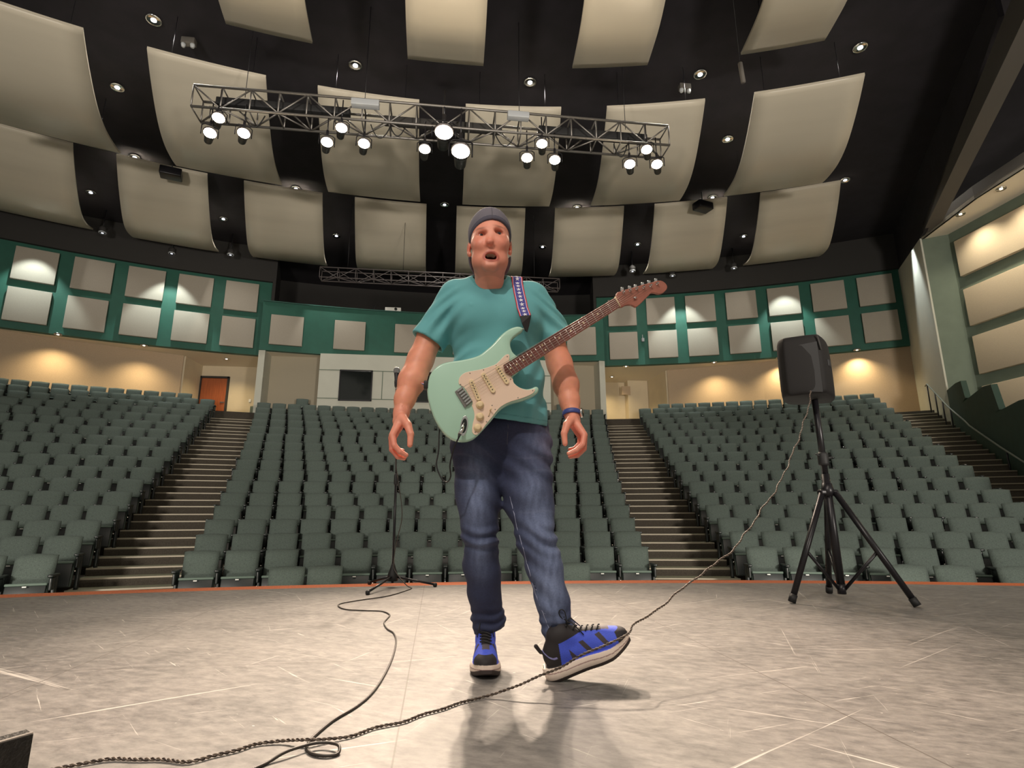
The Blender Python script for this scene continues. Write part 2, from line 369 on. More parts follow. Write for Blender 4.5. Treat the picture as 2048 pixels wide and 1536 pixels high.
# ------------------------------------------------------------ right side wall, parapet, beams (and its mirror on the left)
PARAPET = [(31.4, 3.0), (31.4, 3.75), (30.5, 4.35), (29.45, 4.38), (28.9, 4.34), (28.75, 3.8), (29.1, 3.72), (27.15, 3.81), (26.55, 3.75), (26.3, 3.05), (26.6, 3.02), (25.0, 3.05), (24.3, 3.0), (24.1, 2.35), (22.4, 2.35), (21.8, 2.3), (21.6, 1.6), (19.8, 1.6), (19.3, 1.5), (19.1, .9), (14.8, .5), (14.8, -1.2), (31.4, -1.2)]
def side(s):
    nm = 'right' if s > 0 else 'left'
    A = rad(31.98)
    def P3(r, z, off=0.0): v = pol(s * A, r, z); return v + Vector((math.cos(A) * s, -math.sin(A), 0)) * off
    b = MB(); q = [(30.42, 3.0), (34.4, 3.0), (34.4, 10.0), (30.42, 9.62)]
    b.prism(q, lambda u, v: P3(u, v, 0), lambda u, v: P3(u, v, .05)); struct('wall_upper_' + nm, b, M['white'])
    b = MB(); q = [(29.9, 9.62), (34.4, 10.0), (34.4, 11.6), (22, 11.6), (22, 10.8)]
    b.prism(q, lambda u, v: P3(u, v, .02), lambda u, v: P3(u, v, .12)); struct('wall_bulkhead_' + nm, b, M['ceil'])
    # pier face and side wall carrying the long panels
    e = P3(30.42, 0, .05)
    b = MB(); b.wallseg((e.x, e.y), (s * 16.74, 25.35), -1.2, 9.6, .12 * s); struct('wall_pier_' + nm, b, M['pier'])
    b = MB(); b.wallseg((s * 16.74, 25.4), (s * 16.74, 12.0), -1.2, 9.6, .15 * s); struct('wall_' + nm, b, M['pier'])
    b = MB(); q = [(e.x, e.y), (s * 16.85, 25.4), (s * 16.85, 12.0), (s * 15.1, 12.0), (s * 15.35, 19.5), (s * 15.62, 23.3)]
    b.prism(q, lambda u, v: (u, v, 9.58), lambda u, v: (u, v, 9.70)); struct('ceiling_side_soffit_' + nm, b, M['soffit'])
    b = MB(); q = [(e.x, e.y), (s * 15.62, 23.3), (s * 15.35, 19.5), (s * 15.1, 12.0)]
    for (x0, y0), (x1, y1) in zip(q, q[1:]): b.wallseg((x0, y0), (x1, y1), 9.58, 10.0, .06)
    struct('trim_soffit_' + nm, b, M['beam'])
    b = MB(); b.prism([(18.2, 9.98), (30.0, 9.64), (30.0, 9.9), (18.2, 10.9)], lambda u, v: P3(u, v, .42), lambda u, v: P3(u, v, .02)); struct('trim_beam_' + nm, b, M['beam'])
    # stepped parapet along the aisle
    st = PARAPET
    b = MB(); b.prism(st, lambda u, v: P3(u, v, .0), lambda u, v: P3(u, v, .14)); struct('wall_parapet_' + nm, b, M['dgreen'])
side(1); side(-1)
# long panels on the right wall
def long_panel(k, z0):
    b = MB(); b.rbox((16.66, 25.08 - 4.0, z0 + .61), (.13, 8.0, 1.22), .012)
    return b.build('wall_panel', M['sidepanel'], origin=(16.66, 21.08, z0 + .61))
for k, z0 in enumerate((7.95, 6.28, 4.72, 3.12)):
    o = long_panel(k, z0); w_ = ['topmost', 'second from the top', 'third from the top', 'lowest'][k]
    tag(o, 'long cream acoustic panel on the right side wall, %s of four' % w_, 'wall panel', 'long cream panels on the right side wall')
# handrail
A = rad(31.75); hr = thing('handrail', 'grey metal handrail beside the far right aisle steps', 'handrail', pol(A, 29, 2.7))
og = Vector(hr.location)
def R3(r, z): return pol(A, r, z)
MB().tube([R3(19, -.25), R3(22.4, .65), R3(26.4, 2.15), R3(28.4, 2.95), R3(28.7, 3.12), R3(30.1, 3.78), R3(32.1, 4.92), R3(32.35, 4.9)], .022, 8).build('rail', M['railgrey'], hr, origin=og)
for r, zt in ((32.1, 4.9), (31.3, 4.45), (30.6, 4.05), (29.9, 3.68), (26.0, 2.0), (22.6, .75)):
    zb = np.interp(r, ROWR, FLZ)
    MB().tube([R3(r, zb), R3(r, zt)], .022, 6).build('post', M['blackmet'], hr, origin=og)

# ------------------------------------------------------------ acoustic panels on the rear fascia
b = MB(); b.rbox((0, -.06, 0), (1.22, .12, 1.22), .01); PANEL = None
ORD = ['zeroth', 'first', 'second', 'third', 'fourth', 'fifth', 'sixth', 'seventh', 'eighth', 'ninth', 'tenth', 'eleventh', 'twelfth', 'thirteenth', 'fourteenth', 'fifteenth', 'sixteenth', 'seventeenth', 'eighteenth', 'nineteenth', 'twentieth', 'twenty-first', 'twenty-second', 'twenty-third', 'twenty-fourth', 'twenty-fifth', 'twenty-sixth', 'twenty-seventh']
def fpanel(a, r, z, label):
    global PANEL
    v = pol(a, r, z)
    if PANEL is None: PANEL = b.build('acoustic_panel', M['panel']); o = PANEL; o['category'] = 'acoustic panel'; o['group'] = 'square beige panels on the green rear fascia'
    else: o = PANEL.copy(); COL.objects.link(o)
    o.location = v; o.rotation_euler = (0, 0, -a); o['label'] = label
for s in (-1, 1):
    for k in range(1, (6 if s < 0 else 8)):
        a = s * (.23805 + (k - 1) * .0491)
        for t, z in (('upper', 9.236), ('lower', 7.718)):
            fpanel(a, 34.08, z, 'square beige panel, %s tier, %s column %s of the centre fascia' % (t, ORD[k], 'left' if s < 0 else 'right'))
for k in range(6): fpanel((k - 2.5) * .07296, 33.17, 7.697, 'square beige panel alone on the centre fascia, %s of six from the left' % ORD[k + 1])

# ------------------------------------------------------------ hanging ceiling reflectors
PR = dict(A=[(28.5, 11.24), (28.9, 11.02), (29.45, 10.78), (30.1, 10.56), (30.8, 10.38), (31.5, 10.32), (32.2, 10.43), (32.9, 10.62), (33.6, 10.85)],
          B=[(21.85, 10.08), (22.35, 9.90), (22.9, 9.76), (23.5, 9.66), (24.1, 9.64), (24.8, 9.72), (25.5, 9.89), (26.1, 10.07), (26.6, 10.25)],
          C=[(15.4, 10.75), (16.1, 10.45), (16.9, 10.2), (17.8, 10.02), (18.7, 9.97), (19.5, 10.05), (20.3, 10.28), (21.1, 10.55)])
def reflector(row, ac, hw, label):
    prof = PR[row]; # finer profile by Catmull-Rom
    pp = [prof[0]] + prof + [prof[-1]]; fine = []
    for i in range(1, len(pp) - 2):
        for t in (0, .33, .66):
            f = lambda j: .5 * ((2 * pp[i][j]) + (-pp[i - 1][j] + pp[i + 1][j]) * t + (2 * pp[i - 1][j] - 5 * pp[i][j] + 4 * pp[i + 1][j] - pp[i + 2][j]) * t * t + (-pp[i - 1][j] + 3 * pp[i][j] - 3 * pp[i + 1][j] + pp[i + 2][j]) * t ** 3)
            fine.append((f(0), f(1)))
    fine.append(prof[-1]); n = len(fine); na = 6; mb = MB(); vs = []
    for (r, z) in fine:
        for j in range(na + 1): vs.append(pol(ac - hw + 2 * hw * j / na, r, z))
    vs += [v + Vector((0, 0, .06)) for v in vs]; T = n * (na + 1); fs = []; sm = []
    for i in range(n - 1):
        for j in range(na):
            q = i * (na + 1) + j; f_ = (q, q + 1, q + na + 2, q + na + 1); fs.append(f_); fs.append(tuple(T + x for x in reversed(f_)))
    mb.add(vs, fs, 0, True); e = []
    ring = [j for j in range(na + 1)] + [i * (na + 1) + na for i in range(1, n)] + [(n - 1) * (na + 1) + j for j in range(na - 1, -1, -1)] + [i * (na + 1) for i in range(n - 2, 0, -1)]
    for a_, b_ in zip(ring, ring[1:] + ring[:1]): e.append((a_, b_, b_ + T, a_ + T))
    mb.add([], [], 0); k0 = len(mb.f)
    for f_ in e: mb.f.append(f_); mb.mi.append(0); mb.sm.append(False)
    c = pol(ac, prof[len(prof) // 2][0], prof[len(prof) // 2][1])
    root = thing('ceiling_reflector', label, 'ceiling panel', c, 0, {'A': 'curved cream reflectors, rear row', 'B': 'curved cream reflectors, middle row', 'C': 'curved cream reflectors, front row'}[row])
    mb.build('reflector_panel', M['cloud'], root, origin=c)
    for rr, zz in (prof[1], prof[-2]):
        for s in (-.7, .7):
            p = pol(ac + hw * s, rr, zz + .04); MB().tube([p, (p.x, p.y, 11.5)], .006, 5).build('hanger_wire', M['blackmet'], root, origin=c)
for k in range(8): reflector('A', (k - 3.5) * .12387, .0432, 'curved cream ceiling reflector in the rear row, %s from the left' % ORD[k + 1])
for k in range(6): reflector('B', (k - 2.5) * .15557, .0526, 'curved cream ceiling reflector in the middle row, %s from the left' % ORD[k + 1])
for k in range(4): reflector('C', rad(-10.05 + k * 10.2), .0405, 'curved cream ceiling reflector in the front row, %s from the left' % ORD[k + 1])

# ------------------------------------------------------------ recessed and pendant downlights
def downlight(loc, glow, label, group, r=.12, drop=0):
    loc = Vector(loc); t = thing('downlight', label, 'light', loc, 0, group)
    MB().lathe([(r, -.02), (r + .03, -.03), (r + .04, 0), (r + .02, .03), (r, .03)], n=20).build('trim_ring', M['chrome' if drop == 0 else 'grey'], t)
    MB().lathe([(.001, -.03), (r * .45, -.028), (r * .5, .0), (r * .45, .02)], n=14).build('bulb', glow, t)
    if drop: MB().tube([(0, 0, .03), (0, 0, drop)], .02, 6).build('stem', M['blackmet'], t); MB().lathe([(r + .03, -.02), (r + .03, .18), (.04, .26)], n=16).build('housing', M['bulk'], t)
    return t
CL = [(-6.5186, 21.6566), (-8.4626, 23.9916), (-2.1854, 22.4551), (2.2221, 22.4777), (6.4802, 21.6688), (8.4466, 24.008), (9.9192, 20.3748), (12.3033, 19.3601), (13.674, 21.5172), (15.4547, 24.3064), (17.0509, 26.7805), (13.4272, 25.5363), (-12.0723, 29.4556), (-6.7745, 26.9363), (-8.1797, 30.7949), (-4.1756, 31.6525), (4.2092, 31.5893), (8.0874, 30.8864), (12.1059, 29.6933), (-4.9711, 28.3273), (-9.5365, 27.1246), (0.1, 28.75), (4.9, 28.35), (9.5, 27.1)]
glow_far = mat('dim_lamp_glow', (.85, .88, 1.0), emit=1.6)
CL.sort(key=lambda p: (math.hypot(*p), p[0])); cnt = {}
for p in CL:
    ring = min(range(4), key=lambda k: abs(math.hypot(*p) - (22.6, 25.4, 28.75, 31.9)[k])); cnt[ring] = cnt.get(ring, 0) + 1
    nm = ('nearest the stage', 'second from the stage', 'third from the stage', 'farthest from the stage')[ring]
    light('house_downlight', 'SPOT', (p[0], p[1], 11.43), 330 if abs(p[0]) < 11 else 200, (1.0, .95, .86), .05, (p[0], p[1] - .3, 0), 120, .8)
    downlight((p[0], p[1], 11.47), M['lampc'] if ring < 2 else glow_far, 'round downlight in the black ceiling, arc %s, %s from the left' % (nm, ORD[cnt[ring]]), 'downlights in the black ceiling', .13)
LOW = [(-14.7588, 31.3002 - .4), (-12.2385, 30.7216), (-10.5, 32.2), (-8.253, 32.0433), (8.0792, 31.6236), (9.9545, 31.8639), (12.214, 30.8155), (14.6, 30.9)]
for k, p in enumerate(LOW):
    downlight((p[0], p[1], 10.6), glow_far, 'small pendant spotlight in front of the green fascia, %s from the left' % ORD[k + 1], 'pendant spotlights before the fascia', .09, .9)
for k, (a, e) in enumerate(((-.4345, 620), (-.3117, 620), (.3117, 620), (.4345, 620), (.05, 0))):
    if e: light('fascia_wash_light', 'SPOT', pol(a, 32.95, 10.5), e, (.88, 1.0, .96), .05, pol(a, 34.0, 5.4), 66, .45)
light('booth_light', 'SPOT', (-1.9, 32.9, 10.9), 60, (.8, .95, 1), .05, (-1.9, 33.4, 8.9), 30, .4)
light('booth_light', 'SPOT', (-6.2, 32.9, 10.9), 60, (.8, .95, 1), .05, (-6.2, 33.4, 8.9), 30, .4)
light('booth_light', 'SPOT', (5.9, 32.9, 10.9), 60, (.8, .95, 1), .05, (5.9, 33.4, 8.9), 30, .4)
light('fascia_centre_wash', 'SPOT', pol(rad(-9.0), 32.6, 10.2), 70, (.9, 1.0, .95), .1, pol(rad(-7.6), 33.2, 7.4), 60, .7)
light('side_wall_wash', 'SPOT', pol(rad(31.3), 31.6, 10.6), 1100, (.92, 1.0, 1.0), .05, pol(rad(32.1), 31.4, 4.0), 42, .8)
SOF = [(-13.4452, 31.277), (-11.091, 32.3578), (-8.6799, 34.0081), (8.1515, 33.2586), (8.1114, 35.2), (11.6733, 32.1682), (14.0237, 31.1706), (16.412, 29.7034)]
for k, p in enumerate(SOF):
    downlight((p[0], p[1], FB - .005), M['lamps'], 'recessed downlight in the cream soffit below the fascia, %s from the left' % ORD[k + 1], 'downlights in the cream rear soffit', .09)
    alc = k in (2, 3, 4)
    aim = (p[0], p[1] + .2, 4) if alc else (p[0] * 1.004, p[1] * 1.005, 4.2)
    light('soffit_light', 'SPOT', (p[0], p[1], FB - .06), 280 if not alc else 190, (1.0, .78, .44), .05, aim, 128 if not alc else 130, 1.0)
for k, p in enumerate([(15.95, 24.1), (15.85, 22.7), (15.75, 21.4), (15.6, 19.6)]):
    downlight((p[0], p[1], 9.575), M['lamps'], 'recessed downlight in the cream side soffit, %s from the rear' % ORD[k + 1], 'downlights in the side soffit', .09)
    light('side_soffit_light', 'SPOT', (p[0], p[1], 9.5), 200, (1.0, .88, .66), .05, (16.5, p[1], 4.0), 120, 1.0)
# ------------------------------------------------------------ theatre seats
def make_seat():
    t = thing('theatre_seat', 'seat', 'seat')
    tilt = Matrix.Rotation(rad(-13), 3, 'X')
    # backrest: padded, slightly crowned
    n = 8; mb = MB(); vs = []
    for face in (0, 1):
        for j in range(7):
            v = j / 6
            for i in range(n + 1):
                u = i / n * 2 - 1
                w = .222 + .008 * v; x = u * w; z = -.22 + .45 * v + (.018 * (1 - u * u) * (1 if v > .5 else 0) * (v - .5) * 2)
                ed = max(abs(u) ** 6, abs(2 * v - 1) ** 6)
                y = (-.055 + .04 * ed) if face == 0 else (.04 - .02 * ed)
                p = tilt @ Vector((x, y, z)); vs.append(p + Vector((0, -.04, .625)))
    m = (n + 1); T = 7 * m; fs = []
    for j in range(6):
        for i in range(n): q = j * m + i; fs.append((q, q + 1, q + m + 1, q + m)); fs.append((T + q + m, T + q + m + 1, T + q + 1, T + q))
    ring = list(range(m)) + [j * m + n for j in range(1, 7)] + [6 * m + i for i in range(n - 1, -1, -1)] + [j * m for j in range(5, 0, -1)]
    for a_, b_ in zip(ring, ring[1:] + ring[:1]): fs.append((a_, a_ + T, b_ + T, b_))
    mb.add(vs, fs, 0, True); mb.build('backrest', M['seat'], t)
    up_ = Matrix.Rotation(rad(-12), 3, 'X')
    MB().rbox((0, -.19, .33), (.45, .10, .36), .03, R=up_).rbox((0, -.215, .495), (.45, .07, .035), .015, 1, R=up_).build('seat_cushion', [M['seat'], M['seatedge']], t)
    MB().rbox((0, -.262, .325), (.44, .03, .33), .012, R=up_).build('seat_pan', M['plastic'], t)
    MB().box((0, -.290, .476), (.045, .006, .014), R=up_).build('number_plate', M['whitep'], t)
    arm(1, t)
    return t
def arm(s, t):
    x = s * .268
    MB().rbox((x, -.12, .30), (.045, .10, .60), .012).rbox((x, -.20, .50), (.035, .20, .16), .012).lathe([(.014, -.004), (.014, .004)], (x, -.31, .38), Matrix.Rotation(PI / 2, 3, 'X'), 8, 1).rbox((x, -.20, .603), (.062, .30, .034), .012, 0).build('armrest', [M['plastic'], M['chrome']], t)
seats = []   # (row, angle, block, number)
for i in range(1, 17):
    r = ROWR[i]; w = inner(i); n = round(2 * w * r / .535)
    for k in range(n): seats.append((i, -w + (k + .5) * 2 * w / n, 'centre', k + 1, k == 0))
for s, nm in ((-1, 'left'), (1, 'right')):
    for i in range(1, 18):
        r = ROWR[i]; a0 = outer(i); n = round((rad(29.25) - a0) * r / .535); st = (rad(29.25) - a0) / n
        for k in range(n): seats.append((i, s * (a0 + (k + .5) * st), nm, k + 1, (k == 0) if s > 0 else (k == n - 1)))
for a, nm, k in ((-5.8, 'centre', 1), (-4.27, 'centre', 2), (4.87, 'centre', 3), (6.5, 'centre', 4), (20.45, 'right', 1), (22.13, 'right', 2), (24.35, 'right', 3), (26.0, 'right', 4)):
    seats.append((0, rad(a), nm, k, False))
cp = Vector((0.12519, 10.05243, 0.54315)); Mi = cam.matrix_world.inverted()
vis = []
for s_ in seats:
    p = pol(s_[1], ROWR[s_[0]], FLZ[s_[0]] + .7); q = Mi @ p; px = 1024 + CAM_F * q.x / -q.z; py = 768 - CAM_F * q.y / -q.z
    if -330 < px < 2330: vis.append(((p - cp).length, s_, px))
vis.sort(key=lambda v: v[0])
proto = make_seat(); endproto = None
SEATG = 'green folding theatre seats in curved rows'
def seat_label(s_):
    i, a, blk, k, e = s_
    if i == 0: return 'green theatre seat in the short front row of the %s block, %s from the left' % (blk, ORD[k])
    if i == 17: side_ = 'rearmost row'
    else: side_ = '%s full row' % ORD[i]
    fr = {'centre': 'left aisle', 'left': 'left aisle', 'right': 'right aisle'}[blk]
    return 'green theatre seat, %s block, %s, %s from the %s' % (blk, side_, ORD[k], fr)
first = True; inv = [v for v in vis if -60 < v[2] < 2110]; lim = inv[299][0]; near = [v for v in vis if v[0] <= lim]; far = [v for v in vis if v[0] > lim]
for d, s_, px in near:
    i, a = s_[0], s_[1]; loc = pol(a, ROWR[i], FLZ[i])
    if first:
        proto.location = loc; proto.rotation_euler = (0, 0, -a); proto['label'] = seat_label(s_); proto['group'] = SEATG; o = proto; first = False
        base_children = list(proto.children)
    else:
        o = proto.copy(); COL.objects.link(o); o.location = loc; o.rotation_euler = (0, 0, -a); o['label'] = seat_label(s_)
        for ch in base_children: c = ch.copy(); COL.objects.link(c); c.parent = o
    if s_[4]:
        if endproto is None: arm(-1, o); endproto = o.children[-1] if 'armrest' in o.children[-1].name else [c for c in o.children if 'armrest' in c.name][-1]
        else: c = endproto.copy(); COL.objects.link(c); c.parent = o
# the farther rows as one object
vs = []; fs = []; mi = []; sm = []; mats = [M['seat'], M['seatedge'], M['plastic'], M['whitep'], M['chrome']]
src = []
for ch in base_children:
    me = ch.data; mp = [mats.index(m_) for m_ in me.materials]
    src.append((np.array([v.co[:] for v in me.vertices]), [tuple(p.vertices) for p in me.polygons], [mp[p.material_index] for p in me.polygons], [p.use_smooth for p in me.polygons]))
base = 0
for d, s_, px in far:
    i, a = s_[0], s_[1]; loc = np.array(pol(a, ROWR[i], FLZ[i])); c_, n_ = math.cos(a), math.sin(a); R = np.array([[c_, n_, 0], [-n_, c_, 0], [0, 0, 1]])
    for (V, F, MI, SM) in src:
        vs.append(V @ R.T + loc); fs += [tuple(base + x for x in f) for f in F]; mi += MI; sm += SM; base += len(V)
me = bpy.data.meshes.new('far_theatre_seats'); me.from_pydata(np.concatenate(vs).tolist(), [], fs)
for m_ in mats: me.materials.append(m_)
me.polygons.foreach_set('material_index', mi); me.polygons.foreach_set('use_smooth', sm); me.update()
o = bpy.data.objects.new('far_theatre_seats', me); COL.objects.link(o)
tag(o, 'far upper rows of green theatre seats below the rear wall', 'seat', None, 'stuff')
# loose chairs on the rear walkway
for q, lab in (((-7.6, 34.9), 'loose dark green seat at the top of the left aisle steps'), ((-5.3, 33.05), 'loose dark seat on the rear walkway left of the control booth'), ((5.2, 33.0), 'loose dark seat on the rear walkway by the right recess')):
    a = math.atan2(*q); l = dup(proto, (q[0], q[1], 4.18), (0, 0, -a), lab, 'loose seats on the rear walkway'); l['category'] = 'seat'

# ------------------------------------------------------------ trusses
def truss(name, label, Y, x0, x1, z0, z1, dep, n, mtl, rr=.022):
    c = Vector(((x0 + x1) / 2, Y + dep / 2, (z0 + z1) / 2)); t = thing(name, label, 'truss', c)
    for (y, z) in ((Y, z0), (Y, z1), (Y + dep, z0), (Y + dep, z1)): MB().tube([(x0, y, z), (x1, y, z)], rr, 8).build('chord', mtl, t, origin=c)
    w = MB()
    for k in range(n + 1):
        x = x0 + (x1 - x0) * k / n
        for a_, b_ in (((Y, z0), (Y, z1)), ((Y, z1), (Y + dep, z1)), ((Y + dep, z1), (Y + dep, z0)), ((Y + dep, z0), (Y, z0))):
            w.tube([(x, a_[0], a_[1]), (x, b_[0], b_[1])], rr * .6, 6)
        if k < n:
            x2 = x0 + (x1 - x0) * (k + 1) / n; xa, xb = (x, x2) if k % 2 else (x2, x)
            w.tube([(xa, Y, z0), (xb, Y, z1)], rr * .6, 6); w.tube([(xa, Y + dep, z1), (xb, Y + dep, z0)], rr * .6, 6); w.tube([(xa, Y, z0), (xb, Y + dep, z0)], rr * .6, 6)
    w.build('lattice', mtl, t, origin=c)
    for x in (x0 + .9, (x0 * 2 + x1) / 3, (x0 + 2 * x1) / 3, x1 - .9): MB().tube([(x, Y + dep / 2, z1), (x, Y + dep / 2, 11.5)], .008, 5).build('hanger_cable', M['blackmet'], t, origin=c)
    return t, c
tf, tc_ = truss('lighting_truss', 'silver box truss carrying the lit stage lamps', 20.5, -4.92, 4.98, 8.44, 8.93, .48, 18, M['steel'], .027)
truss('rear_truss', 'thin grey box truss hanging empty before the rear fascia', 29.0, -4.12, 4.33, 8.55, 8.92, .36, 14, mat('dull_grey_steel', (.16, .14, .14), .5, metal=.3), .02)
for x0, x1, z0, z1, y, mt_, lab in ((-4.55, -1.9, 8.68, 8.84, 20.74, 'black', 'long black raceway box inside the left end of the truss'), (2.1, 4.55, 8.62, 8.80, 20.74, 'black', 'long black raceway box inside the right end of the truss'),
                       (-1.83, -1.27, 8.68, 8.82, 20.40, 'grey', 'pale grey box clipped to the truss above the second lamp cluster'), (1.38, 1.84, 8.70, 8.84, 20.40, 'grey', 'pale grey box clipped to the truss above the fourth lamp cluster'),
                       (-1.2, 1.3, 8.60, 8.76, 20.78, 'bulk', 'dark raceway box in the middle of the truss')):
    c = ((x0 + x1) / 2, y, (z0 + z1) / 2); tag(MB().rbox(c, (x1 - x0, .16, z1 - z0), .015).build('raceway_box', M[mt_], origin=c), lab, 'box')
# lamps
def make_lamp():
    t = thing('stage_lamp', 'lamp', 'stage light')
    Rx = Matrix.Rotation(PI / 2, 3, 'X')       # +z of the profile -> -y (towards the stage)
    MB().lathe([(.04, -.30), (.075, -.28), (.085, -.12), (.105, -.05), (.125, .0), (.13, .03), (.12, .03), (.115, .0)], (0, 0, 0), Rx, 22).build('lamp_body', M['blackmet'], t)
    MB().lathe([(.112, .0), (.09, .018), (.05, .028), (.005, .032)], (0, 0, 0), Rx, 22).build('lens', M['lampw'], t)
    MB().tube([(-.15, .10, 0), (-.15, .10, .2), (-.10, .10, .24), (.10, .10, .24), (.15, .10, .2), (.15, .10, 0)], .011, 6).build('yoke', M['blackmet'], t)
    MB().rbox((0, .10, .29), (.05, .05, .10), .008).tube([(0, .1, .3), (0, .1, .73)], .014, 6).build('clamp', M['blackmet'], t)
    return t
LP = [(-4.34, 8.17), (-4.46, 7.82), (-3.84, 7.87), (-1.99, 8.16), (-2.25, 7.81), (-1.53, 7.84), (-.32, 7.82), (.06, 8.20), (.41, 7.79), (1.79, 7.80), (2.11, 8.16), (2.38, 7.80), (4.41, 8.23), (4.01, 7.84), (4.62, 7.89)]
lp = make_lamp(); kids = list(lp.children)
cl_names = ['leftmost cluster', 'second cluster from the left', 'middle cluster', 'second cluster from the right', 'rightmost cluster']
pos_names = {0: ['highest lamp', 'lower left lamp', 'lower right lamp'], 1: ['highest lamp', 'lower left lamp', 'lower right lamp'], 2: ['small lamp on the left', 'highest glaring lamp', 'lower glaring lamp'], 3: ['lower left lamp', 'highest lamp', 'lower right lamp'], 4: ['highest lamp', 'lower left lamp', 'lower right lamp']}
for k, (x, z) in enumerate(LP):
    y = 20.5 - (.0 if z > 8 else .05)
    o = lp if k == 0 else lp.copy()
    if k: COL.objects.link(o)
    o.location = (x, y, z - .02); d = (Vector((.3, 11.0, .8)) - o.location); rz_ = math.atan2(d.x, -d.y); o.rotation_euler = (0, 0, rz_); sc1 = 1.6 if k in (7, 8) else 1; o.location.y = 20.5 - .1 * sc1 * math.cos(rz_); y = o.location.y; o['group'] = 'lit stage lamps on the silver truss'
    o['label'] = 'glowing stage lamp on the truss, %s, %s' % (cl_names[k // 3], pos_names[k // 3][k % 3])
    if k:
        for ch in kids: c = ch.copy(); COL.objects.link(c); c.parent = o
    if k in (7, 8): o.scale = (1.6, 1.6, 1.6)  # these two are enlarged so the lens takes in the size of the glare
    tgt = (.3 + .25 * x, 12.3 + (.0 if k % 3 else 1.0), .3)
    e = {7: 3600, 8: 3600, 9: 1400, 10: 1400, 3: 1200}.get(k, 260)
    light('stage_lamp_beam', 'SPOT', (x, y - .12, z - .03), e, (1.0, .80, .62), .10, tgt, 26, .9)
# cable swags under the truss
for k, (xa, xb, s_) in enumerate(((-3.95, -3.55, .28), (-1.45, -1.05, .30), (-1.05, -.75, .22), (1.15, 1.55, .26), (3.75, 4.05, .30))):
    pts = [(xa + (xb - xa) * t / 12, 20.62, 8.44 - s_ * (1 - (2 * t / 12 - 1) ** 2)) for t in range(13)]
    tag(MB().tube(pts, .012, 6).build('cable_swag', M['rubber'], origin=pts[6]), 'black cable looped below the truss, %s from the left' % ORD[k + 1], 'cable', 'cable loops below the truss')
for p, lab in (((-5.9, 22.03, 11.2), 'white twin-head emergency light under the ceiling, left of the truss'), ((6.19, 21.98, 11.2), 'white twin-head emergency light under the ceiling, right of the truss')):
    t = thing('emergency_light', lab, 'emergency light', p, 0, 'emergency lights')
    MB().rbox((0, 0, .1), (.30, .16, .16), .02).build('body', M['beam'], t)
    for s in (-1, 1): MB().lathe([(.04, -.06), (.055, .0), (.05, .04)], (s * .10, -.02, .0), n=12).build('lamp_head', M['grey'], t)
for p, lab in (((-8.35, 27.0, 10.9), 'black projector box hung between the left ceiling reflectors'), ((9.0, 26.9, 10.95), 'black projector box hung between the right ceiling reflectors')):
    t = thing('projector_box', lab, 'box', p, 0, 'black boxes among the reflectors')
    MB().rbox((0, 0, 0), (.6, .4, .26), .03, R=Matrix.Rotation(.3, 3, 'Z')).build('case', M['blackmet'], t); MB().tube([(0, 0, .15), (0, 0, .55)], .02, 6).build('mount', M['blackmet'], t)
tag(MB().tube([(4.6, 17.0, 7.35), (4.62, 17.0, 7.0)], .035, 8).tube([(4.6, 17.0, 11.45), (4.6, 17.0, 7.3)], .0025, 5, 1).build('hanging_microphone', [M['beam'], M['black']], origin=(4.6, 17, 7.2)), 'thin grey microphone hanging on a wire below the front right reflector', 'microphone')
c = (-1.95, 33.35, 9.0); t = thing('projector', 'white projector on the ledge of the centre fascia', 'projector', c)
MB().rbox((0, 0, 0), (.66, .4, .18), .02).build('case', M['whitep'], t); MB().lathe([(.06, 0), (.06, .05), (.05, .06)], (.12, -.2, 0), Matrix.Rotation(PI / 2, 3, 'X'), 14).build('lens', M['glass'], t)
for x, lab in ((-6.55, 'left end'), (-2.75, 'beside the white projector')):
    tag(MB().tube([(x, 33.4, 8.9), (x, 33.4, 9.12), (x + .05, 33.36, 9.2)], .02, 6).build('ledge_microphone', M['blackmet'], origin=(x, 33.4, 8.9)), 'small dark stalk on the fascia ledge, %s' % lab, 'microphone')
tag(MB().rbox(pol(.2625, 34.0, 7.95), (.12, .1, .16), .02).tube([pol(.2625, 34.0, 8.0), pol(.2625, 34.05, 8.2)], .015, 6).build('wall_camera', M['grey'], origin=pol(.2625, 34.0, 7.95)), 'small grey camera on the green fascia between the first panel columns', 'camera')
